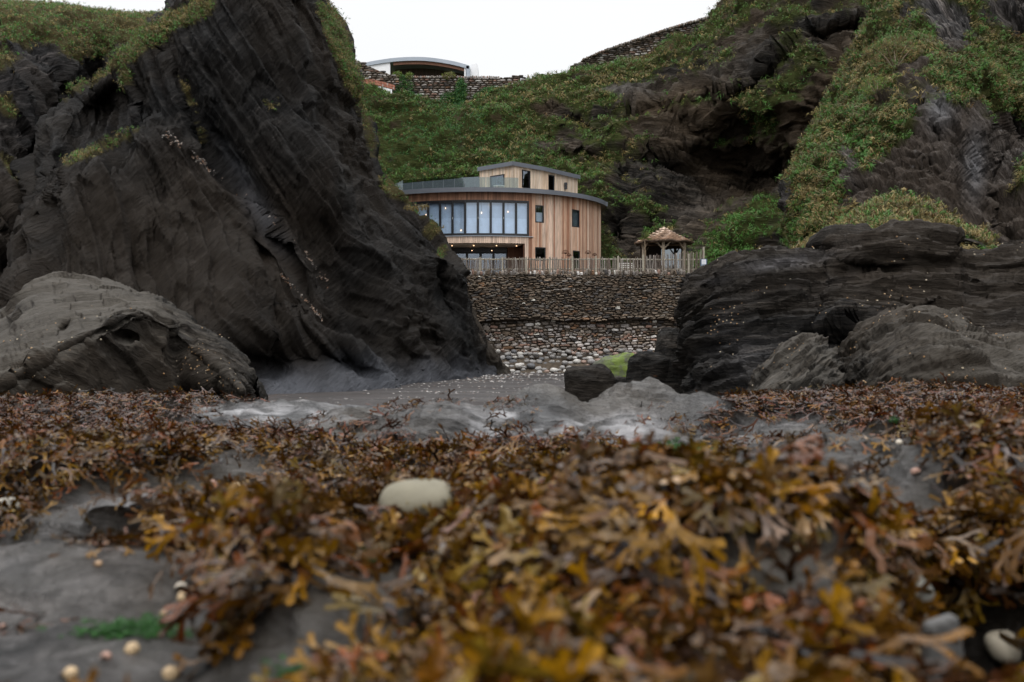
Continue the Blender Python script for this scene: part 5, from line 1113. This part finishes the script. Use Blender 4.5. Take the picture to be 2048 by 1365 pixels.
def height(x, y):
    P3 = np.stack([x, y, 0 * x], -1)
    base = ZC - np.interp(y, [.4, 1.0, 1.6, 2.5, 4, 6, 9, 9.8, 11.5], [.42, .44, .46, .49, .52, .54, .54, .8, 2.0]) + .03 * x * (y < 5)
    z = base + .022 * fbm(P3, .8, 3, 811)
    for px, Y, drop, rx, ry, an in BUMPS:
        cx = wpt(px, Y); tgt = ZC - drop; b0 = ZC - np.interp(Y, [.4, 1.0, 1.6, 2.5, 4, 6, 9], [.40, .42, .44, .455, .46, .47, .46]); g = g2(x, y, cx, Y, rx, ry, an, 2.2 if Y > 4.6 else 2.6)
        z = np.maximum(z, z + (tgt - z) * g) if tgt > b0 else z
    z -= .80 * g2(x, y, .765, 1.62, .165, .52, -25, 6)          # dark cleft at the lower right
    z -= .03 * g2(x, y, wpt(250, 2.55), 2.62, .5, .16, 8) + .10 * g2(x, y, wpt(1180, 9), 9.2, 1.1, .8)
    z -= .06 * g2(x, y, wpt(1500, 2.4), 2.45, .35, .12, -10) + .05 * g2(x, y, wpt(760, 4.6), 4.6, .5, .2)
    return z
Zg = height(XX, YY); P = np.stack([XX, YY, Zg], -1); N = normals(P); nb = (.15, -.25, .95)
near = np.clip(YY / 5, .25, 1)
lay = near * (.030 * strata(P, (.2, .45, .87), .12, .8, 1.6, 831, 1.4) + .012 * strata(P, nb, .035, 1, .6, 837, .5)) + .012 * fbm(P, .22, 4, 841) + near * (.016 * facets(P, (.2, .45, .87), (.9, .6, .16), 851) + .008 * facets(P, (.2, .45, .87), (.3, .2, .05), 852)) * sstep(1.2, 3, YY) + .02 * near * fbm(P, 1.1, 3, 846)
P = P + N * (lay * (1 - .5 * sstep(4, 5.2, YY)) + sstep(3.6, 5, YY) * (.022 * strata(P, (.25, .75, .6), .11, .5, 1.5, 861, 1.2) + .010 * strata(P, (.25, .75, .6), .045, .5, 1.0, 862, .6) + .02 * (ridged(P, .7, 4, 863) - .8)))[..., None]; N = normals(P); N *= np.sign(N[..., 2:3]); u, v = pix(P)
BARE_ = 0
BARE = [(590, 830, 190, 26, 0, 1.4), (885, 845, 125, 38, 0, 1.4), (1090, 820, 110, 48, 10, 1.4), (1280, 810, 135, 45, 5, 1.4), (1130, 868, 120, 28, 0, 1.3), (1290, 868, 120, 40, 0, 1.4), (1400, 815, 50, 22, 0, 1.2), (700, 868, 70, 20, 20, 1), (930, 790, 260, 14, 0, .6),
 (320, 992, 215, 38, -8, 1.9), (470, 945, 65, 42, -30, 1.5), (170, 1180, 280, 95, 6, 1.7), (60, 1300, 330, 100, 0, 1.6), (330, 1330, 300, 80, 0, 1.5), (700, 1230, 100, 130, 0, 1.4), (560, 1330, 100, 50, 0, .9),
 (1650, 910, 190, 52, 8, 1.6), (1560, 960, 120, 34, 20, 1.1), (1780, 985, 105, 44, 25, 1.4), (1730, 1015, 75, 40, 30, 1.15), (1590, 1155, 125, 80, 15, 1.5), (1335, 908, 90, 32, 0, 1.3), (1800, 1330, 40, 50, 0, .6), (1460, 1230, 50, 30, 0, .6), (250, 1420, 420, 90, 0, 1.5)]
def weedmask(p):
    u, v = pix(p); b = np.zeros(u.shape)
    for q in BARE:
        a = R(q[4]); dx, dy = u - q[0], v - q[1]; r_ = ((dx * math.cos(a) + dy * math.sin(a)) / q[2]) ** 2 + ((-dx * math.sin(a) + dy * math.cos(a)) / q[3]) ** 2; b = np.maximum(b, q[5] * np.exp(-r_ ** 1.3 * .75))
    return sstep(.42, .66, 1.0 - b + .22 * fbm(p, .35, 3, 55) * np.clip(p[..., 1] / 2, .4, 1.6)), b
wm, bb = weedmask(P); wm = wm * (1 - g2(XX, YY, .765, 1.58, .20, .60, -25, 8))
hp = np.clip(fbm(P * np.array([1, 1, 0]), .40, 3, 91) * 1.8 + .25, 0, 1.3)
P = P + np.array([0, 0, 1.0]) * (wm * (.022 + .042 * hp) * np.clip(YY / 2.5, .55, 1) * (1 - .35 * sstep(2.2, 3.2, YY)))[..., None]; N = normals(P); N *= np.sign(N[..., 2:3])
salt = blob(u, v, [(560, 830, 150, 22, 0, .9), (960, 850, 50, 20, 10, .9), (1130, 862, 60, 18, 0, 1.0), (1250, 860, 80, 30, 0, .7), (280, 1000, 110, 22, 0, .5), (150, 1130, 130, 36, 0, .35), (1010, 835, 30, 16, 0, .7)])
wash = np.clip(salt * (.5 + 1.1 * fbm(P * np.array([.5, 1, 1]), .4, 4, 57) + 1.1 * fbm(P * np.array([.4, 1, 1]), .09, 3, 58)) - .05, 0, 1)
grid_obj('rock_ledge', P, M['ledge'], {'veg': wm, 'wash': wash}, kind='structure'); LP, LN = P, N

# wrack fronds: forked straps
def frond(seed, depth, L_=1.0, w0=.13, seg2=True):
    r = np.random.default_rng(seed); T = []; W = []
    curl = r.uniform(-1.0, .3)
    def rec(p, d, nrm, l, w_, k, t0):
        s = np.cross(nrm, d); s /= np.linalg.norm(s); nseg = 2 if seg2 else 1
        a, b = p - s * w_ * .5, p + s * w_ * .5; q = p
        for i in range(nseg):
            d2 = d + nrm * (curl * .28 + r.normal(0, .2)); d2 /= np.linalg.norm(d2); q2 = q + d2 * l / nseg; nrm2 = nrm - d2 * (nrm @ d2); nrm2 /= np.linalg.norm(nrm2)
            ww = w_ * (1 + .12 * (i + 1)) * r.uniform(.9, 1.15); s2 = np.cross(nrm2, d2); a2, b2 = q2 - s2 * ww * .5, q2 + s2 * ww * .5
            t1 = t0 + (1 - t0) * .35; T.extend([a, b, b2, a, b2, a2]); W.extend([t0, t0, t1, t0, t1, t1]); a, b, q, d, nrm, s, t0 = a2, b2, q2, d2, nrm2, s2, t1
        if k > 0:
            for sg_ in (-1, 1):
                an = sg_ * r.uniform(.3, .65); dd = d * math.cos(an) + s * math.sin(an); tw = r.normal(0, .35); n2 = nrm * math.cos(tw) + np.cross(dd, nrm) * math.sin(tw); rec(q + s * sg_ * w_ * .22, dd, n2, l * r.uniform(.62, .85), w_ * .86, k - 1, t0)
        else:
            T.extend([a, b, q + d * w_ * .45]); W.extend([t0, t0, 1.0])
    rec(np.zeros(3), unit((1, 0, .06)), unit((-.06, 0, 1)), .34 * L_, w0, depth, 0.0); T_ = np.array(T); T_[:, 2] -= .16 * (T_[:, 0] ** 2 + T_[:, 1] ** 2); return T_, np.array(W)
FN = [frond(s, 3, 1.0, .10) for s in range(14)]; FM = [frond(100 + s, 3, 1.0, .092, False) for s in range(14)]; FF = [frond(200 + s, 2, 1.15, .085, False) for s in range(12)]
KP = np.array([(.042, .017, .003), (.013, .005, .002), (.058, .035, .014), (.110, .054, .003), (.085, .024, .004), (.10, .078, .07), (.006, .003, .002), (.19, .125, .07)])
KT = np.array([(.26, .128, .004), (.12, .052, .003), (.08, .044, .020), (.15, .040, .006), (.17, .11, .012)])
def kelp(name, ylo, yhi, n, temps, size, layers, wsp=None):
    f = LP.reshape(-1, 3); w_ = ((f[:, 1] > ylo) & (f[:, 1] < yhi)).astype(float); uu_, vv_ = pix(f); w_ *= np.where((uu_ > -120) & (uu_ < 2170), 1, .25) * (vv_ < 1600)
    w_ *= (np.clip(wm.ravel() * 1.3 - .3, 0, 1) if wsp is None else wsp) * f[:, 1]; idx = RNG.choice(len(f), n, p=w_ / w_.sum()); p = f[idx].copy(); nn = LN.reshape(-1, 3)[idx]
    jit = .012 * p[:, 1]; p[:, 0] += RNG.normal(0, 1, n) * jit; p[:, 1] += RNG.normal(0, 1, n) * jit
    hump = np.clip(fbm(p * np.array([1, 1, 0]), .40, 3, 91) * 1.8 + .25, 0, 1.3); lift = RNG.uniform(0, 1, n) ** 1.3 * layers * .6 * (.35 + hump) * wm.ravel()[idx]; p = p + nn * (lift + .006)[:, None]
    # heading: downhill with scatter, fronds hang towards the viewer
    fl = fbm(p, .55, 2, 95) * 3.0; yaw = -np.pi / 2 + fl + RNG.normal(0, .6, n)
    pitch = RNG.normal(0, .2, (n, 3)); nz = nn + pitch
    ci = RNG.choice(len(KP), n, p=[.27, .20, .09, .12, .13, .05, .12, .02]); c = KP[ci] * RNG.uniform(.5, 1.3, n)[:, None]; patch = fbm(p, .6, 2, 97)[:, None]; c = c * (1 + .35 * patch)
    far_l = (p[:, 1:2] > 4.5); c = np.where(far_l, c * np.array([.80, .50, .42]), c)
    tips = KT[RNG.choice(len(KT), n, p=[.3, .28, .16, .14, .12])] * RNG.uniform(.55, 1.15, n)[:, None]
    allk = RNG.integers(0, len(temps), n); allV = []; allC = []
    for ti, (T, W) in enumerate(temps):
        m = allk == ti
        if not m.any(): continue
        z = nz[m]; z /= np.linalg.norm(z, axis=1)[:, None]; a = yaw[m]; h = np.stack([np.cos(a), np.sin(a), 0 * a], -1); x = h - z * (h * z).sum(1)[:, None]; x /= np.linalg.norm(x, axis=1)[:, None]; y = np.cross(z, x); s = size * RNG.uniform(.65, 1.35, m.sum())
        V = (T[None, :, 0, None] * x[:, None] + T[None, :, 1, None] * y[:, None] + T[None, :, 2, None] * z[:, None]) * s[:, None, None] + p[m][:, None]
        wt = np.clip((W[None] - .35) / .65, 0, 1)[..., None] * RNG.uniform(.1, 1, m.sum())[:, None, None]; C_ = c[m][:, None] * (1 - wt) + tips[m][:, None] * wt
        allV.append(V.reshape(-1, 3)); allC.append(C_.reshape(-1, 3))
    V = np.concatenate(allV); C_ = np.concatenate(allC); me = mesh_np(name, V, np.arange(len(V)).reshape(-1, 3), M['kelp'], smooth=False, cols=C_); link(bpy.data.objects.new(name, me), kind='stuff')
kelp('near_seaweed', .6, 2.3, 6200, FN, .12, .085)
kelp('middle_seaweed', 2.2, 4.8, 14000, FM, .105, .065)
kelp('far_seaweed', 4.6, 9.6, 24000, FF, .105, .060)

uq, vq = pix(LP); tuft = sum(np.exp(-(((uq - a) / c) ** 2 + ((vq - b) / d) ** 2) * 1.5) for a, b, c, d in ((665, 842, 40, 10), (830, 812, 45, 8), (920, 800, 28, 6), (1030, 812, 30, 12), (1010, 850, 26, 10), (1315, 812, 24, 8), (785, 850, 20, 12), (1345, 850, 60, 12), (1600, 930, 60, 12), (1740, 950, 45, 14), (1570, 890, 50, 10), (1690, 880, 80, 8), (60, 1250, 14, 10), (200, 1090, 60, 8)))
kelp('sparse_seaweed', 1.2, 9.5, 1500, FF, .085, .03, tuft.ravel())

# green weed, loose stones and shells on the ledge
def on_ledge(px, py):
    d_ = (u_l - px) ** 2 + (v_l - py) ** 2; d_ = np.where(d_ < 60, d_ + YL * 40, d_ + 1e4); i = np.argmin(d_); return LP.reshape(-1, 3)[i], LN.reshape(-1, 3)[i]
u_l, v_l = [a.ravel() for a in pix(LP)]; YL = LP[..., 1].ravel()
GT_ = [leaf_clump(60 + s, 40, .5, .28) for s in range(5)]
pts_ = []
for (cx, cy, rx, ry, n) in ((1345, 910, 66, 20, 620), (725, 1118, 30, 18, 160), (765, 1092, 18, 14, 90), (250, 1268, 110, 9, 260), (310, 1258, 40, 7, 80), (640, 1358, 90, 10, 200), (1790, 1348, 20, 24, 120), (1790, 843, 14, 6, 30)):
    for k in range(n):
        a = random.uniform(0, 6.28); r_ = abs(random.gauss(0, .55)); pts_.append(on_ledge(cx + math.cos(a) * r_ * rx, min(cy + math.sin(a) * r_ * ry, 1362)))
p = np.array([a for a, b in pts_]); n_ = np.array([b for a, b in pts_]); sc_ = .008 * np.clip(p[:, 1], 1, 5) ** .6 * 1.2; p = p + n_ * .004 + RNG.normal(0, .006, p.shape)
scatter('green_seaweed', p, n_, sc_ * RNG.uniform(.8, 1.5, len(p)), np.array([(.020, .085, .012)]) * RNG.uniform(.6, 1.3, (len(p), 1)), GT_, M['algae'], kind='stuff')

def cob_at(px, py, wpx, ratio, col, label, name='stone', cat='stone', group=None, sink=.35, seed=0, rot=0.0, lift=0.0, mat='cobble', flat=1.0):
    q, nn = on_ledge(px, py); r_ = wpx / 2 / F * q[1]; V, Fc = cob_mesh(seed, None); me = mesh_np(name, V * np.array([r_, r_ * flat, r_ * ratio]), Fc, M[mat], cols=np.array(col)); me.polygons.foreach_set('use_smooth', [True] * len(me.polygons))
    o = bpy.data.objects.new(name, me); o.location = q + np.array([0, 0, r_ * ratio * (1 - sink) + lift]); o.rotation_euler = (0, rot, random.uniform(-.3, .3)); o.modifiers.new('soft', 'SUBSURF').render_levels = 1; return link(o, label=label, cat=cat, group=group)
cob_at(832, 1050, 160, .55, (.15, .135, .095), 'large pale sandy cobble half buried in brown seaweed in the middle', seed=2, sink=.15, lift=.01)
cob_at(8, 1020, 60, .6, (.28, .26, .22), 'pale cobble cut by the left edge above the seaweed', seed=3)
def shell(px, py, wpx, col, label, group, seed):
    """limpet or winkle: low ribbed spiral cone"""
    q, nn = on_ledge(px, py); r_ = wpx / 2 / F * q[1]; so_ = empty('sea_snail', q + nn * r_ * .1, label=label, cat='shell', group=group); mb = MB(); nr, ns = 9, 14; V = []; Fs = []
    for i in range(nr):
        t = i / (nr - 1); rr = r_ * (math.sin(min(1, t * 1.15) * math.pi / 2 + .0) if t < .8 else 1.0 * (1 - (t - .8) * .9)); rr = r_ * (t ** .55) if t < .75 else r_ * (.854 + .1 * (t - .75)) ; zz = r_ * 1.0 * (1 - t ** 1.9) ** .8
        for j in range(ns):
            a = 2 * math.pi * j / ns; k = 1 + .05 * math.cos(3 * a + 9 * t + seed) + .04 * math.sin(18 * t); V.append((rr * k * math.cos(a), rr * k * math.sin(a), zz))
    Fs = [(i * ns + j, i * ns + (j + 1) % ns, (i + 1) * ns + (j + 1) % ns, (i + 1) * ns + j) for i in range(nr - 1) for j in range(ns)] + [tuple(range(ns))[::-1]]
    mb.add(V, [f[::-1] for f in Fs], col); mb.build('whorl', M['shell'], so_, smooth=True)
    mb = MB(); mb.tube([(r_ * .5, -r_ * .75, r_ * .35), (r_ * .5, -r_ * .9, r_ * .33)], [r_ * .42, r_ * .3], 8, (.05, .03, .025)); mb.build('aperture', M['shell'], so_, smooth=True)
    so_.rotation_euler = (random.gauss(0, .5), random.gauss(0, .5), random.uniform(0, 6)); return so_
cr_, tn, wh, pk = (.36, .26, .15), (.26, .17, .10), (.42, .37, .30), (.28, .17, .13)
for k, (px, py, s, c, lab) in enumerate([
 (716, 1312, 40, cr_, 'cream rounded snail shell on bare rock at the bottom left of centre'), (680, 1210, 22, tn, 'tan snail shell on bare rock right of the left seaweed clump'), (665, 1172, 18, pk, 'pink snail shell below the left patch of green weed'),
 (394, 1154, 24, pk, 'pinkish snail shell on the left grey slab, above a pair of pale shells'), (365, 1182, 30, wh, 'pale snail shell touching the cream one beside the left seaweed clump'), (374, 1198, 32, cr_, 'cream snail shell tucked against the left seaweed clump'),
 (328, 1232, 20, tn, 'tan snail shell alone on the left grey slab below the pale pair'), (200, 1132, 18, tn, 'small orange snail shell under the seaweed fringe on the left slab'), (268, 1302, 34, cr_, 'elongated cream shell below the strip of green weed'),
 (208, 1318, 24, pk, 'pinkish shell left of the elongated cream shell'), (144, 1350, 32, cr_, 'cream shell on the bottom edge at the far left'), (342, 1352, 38, cr_, 'cream shell on the bottom edge, right of the left corner'), (10, 1258, 20, pk, 'dark pink shell at the left edge of the slab'),
 (472, 976, 20, cr_, 'bright cream shell on the wet slab between two seaweed banks'), (428, 971, 18, pk, 'pinkish shell left of the bright cream one on the wet slab'), (445, 1003, 14, wh, 'small pale shell by the seaweed edge under the wet slab'),
 (1142, 858, 14, cr_, 'cream shell on the pale rock in the middle distance'), (1298, 843, 12, cr_, 'small cream shell on the rounded grey mound at centre right'), (1615, 928, 20, wh, 'pale round shell on the tilted slab at right'),
 (1455, 925, 12, wh, 'white shell in the wet gap left of the tilted slab'), (1800, 888, 16, wh, 'white shell on the upper edge of the tilted slab'), (1832, 950, 22, pk, 'pink shell at the right end of the tilted slab'),
 (1730, 1002, 22, pk, 'pinkish shell, left one of the cluster on the slab at right'), (1746, 1008, 14, tn, 'small tan shell in the middle of the cluster at right'), (1756, 1020, 26, tn, 'largest tan shell of the cluster on the slab at right'), (1772, 1032, 14, cr_, 'lowest cream shell of the cluster at right'),
 (1535, 1066, 34, tn, 'brownish shell under the seaweed overhang above the near slab'), (1540, 1118, 26, pk, 'pink shell on the near slab at centre right'), (1815, 1312, 62, cr_, 'large cream round shell at the mouth of the dark cleft')]):
    shell(px, py, s, c, lab, 'sea snail shells scattered over the ledge', k)
cob_at(1818, 1195, 110, .6, (.20, .195, .17), 'pale smooth cobble draped with seaweed above the dark cleft', seed=5, rot=.5)
cob_at(2012, 1325, 90, .7, (.36, .32, .25), 'cream mottled stone in the lower right corner of the cleft', seed=6)
mb = MB(); s = 1.5 / F
mb.hexa([(-42 * s, -.03, -.14), (50 * s, -.05, -.14), (58 * s, .02, -.14), (-35 * s, .03, -.14)], [(-36 * s, -.01, 82 * s), (16 * s, -.03, 110 * s), (22 * s, .01, 104 * s), (-30 * s, .025, 80 * s)], (.085, .083, .08)); 
o = mb.build('slate_shard', M['stone'], label='upright grey slate shard wedged in the dark cleft', cat='stone'); o.location = (xat(1885, 1.5), 1.5, zat(1330, 1.5)); bv = o.modifiers.new('edge', 'BEVEL'); bv.width = .008; bv.segments = 3

# limpets dotting the darker rocks
def limpets(name, surf, boxes, n, size, seed):
    P_, N_ = surf; u, v = [a.ravel() for a in pix(P_)]; w_ = np.zeros(u.shape)
    for (x0, x1, y0, y1, k) in boxes: w_ += k * ((u > x0) & (u < x1) & (v > y0) & (v < y1))
    cl = fbm(P_.reshape(-1, 3), 1.5, 3, seed); w_ *= np.clip(cl + .02, 0, 1) ** 2 + .006
    idx = RNG.choice(len(w_), n, p=w_ / w_.sum()); p = P_.reshape(-1, 3)[idx] + RNG.normal(0, .04, (n, 3)) * np.array([1, 0, 1]); n_ = N_.reshape(-1, 3)[idx]
    a = np.arange(6) / 6 * 2 * np.pi; T = []
    for i in range(6): T += [(math.cos(a[i]), math.sin(a[i]), -.2), (math.cos(a[(i + 1) % 6]), math.sin(a[(i + 1) % 6]), -.2), (0, 0, .7)]
    pal = np.array([(.20, .11, .045), (.26, .17, .09), (.14, .08, .035), (.30, .25, .18)]); scatter(name, p + n_ * .01, n_, size * RNG.uniform(.6, 1.5, n), pal[RNG.integers(0, 4, n)], [np.array(T)], M['shell'], kind='stuff')
limpets('outcrop_limpets', ROCK_R, [(1400, 2048, 470, 760, 1)], 480, .017, 3)
limpets('rib_limpets', K1, [(1500, 1720, 690, 800, 1)], 80, .012, 4)
limpets('shoulder_limpets', K2, [(1640, 2048, 630, 770, 1)], 230, .012, 5)
limpets('slab_limpets', SLAB_L, [(0, 495, 620, 800, 1)], 230, .014, 6)

u, v = [a.ravel() for a in pix(VEG[0][1])]; dl, _ = linedist(u, v, [(316, 258), (410, 328), (440, 356), (498, 404), (592, 480), (656, 574)]); d2, _ = linedist(u, v, [(560, 550), (600, 590), (645, 640)])
w_ = np.exp(-(dl / 5) ** 2) * np.clip(fbm(VEG[0][1].reshape(-1, 3), 1.2, 3, 7) + .1, 0, 1) + .4 * np.exp(-(d2 / 3) ** 2); idx = RNG.choice(len(w_), 420, p=w_ / w_.sum())
p = VEG[0][1].reshape(-1, 3)[idx]; n_ = VEG[0][2].reshape(-1, 3)[idx]
scatter('quartz_chips', p + n_ * .03, n_, RNG.uniform(.3, 1.0, len(p)) * .35, np.array([(.30, .22, .17), (.38, .34, .31), (.22, .12, .07)])[RNG.integers(0, 3, len(p))], [leaf_clump(300 + k, 4, .2, .22) for k in range(4)], M['shell'], kind='stuff')
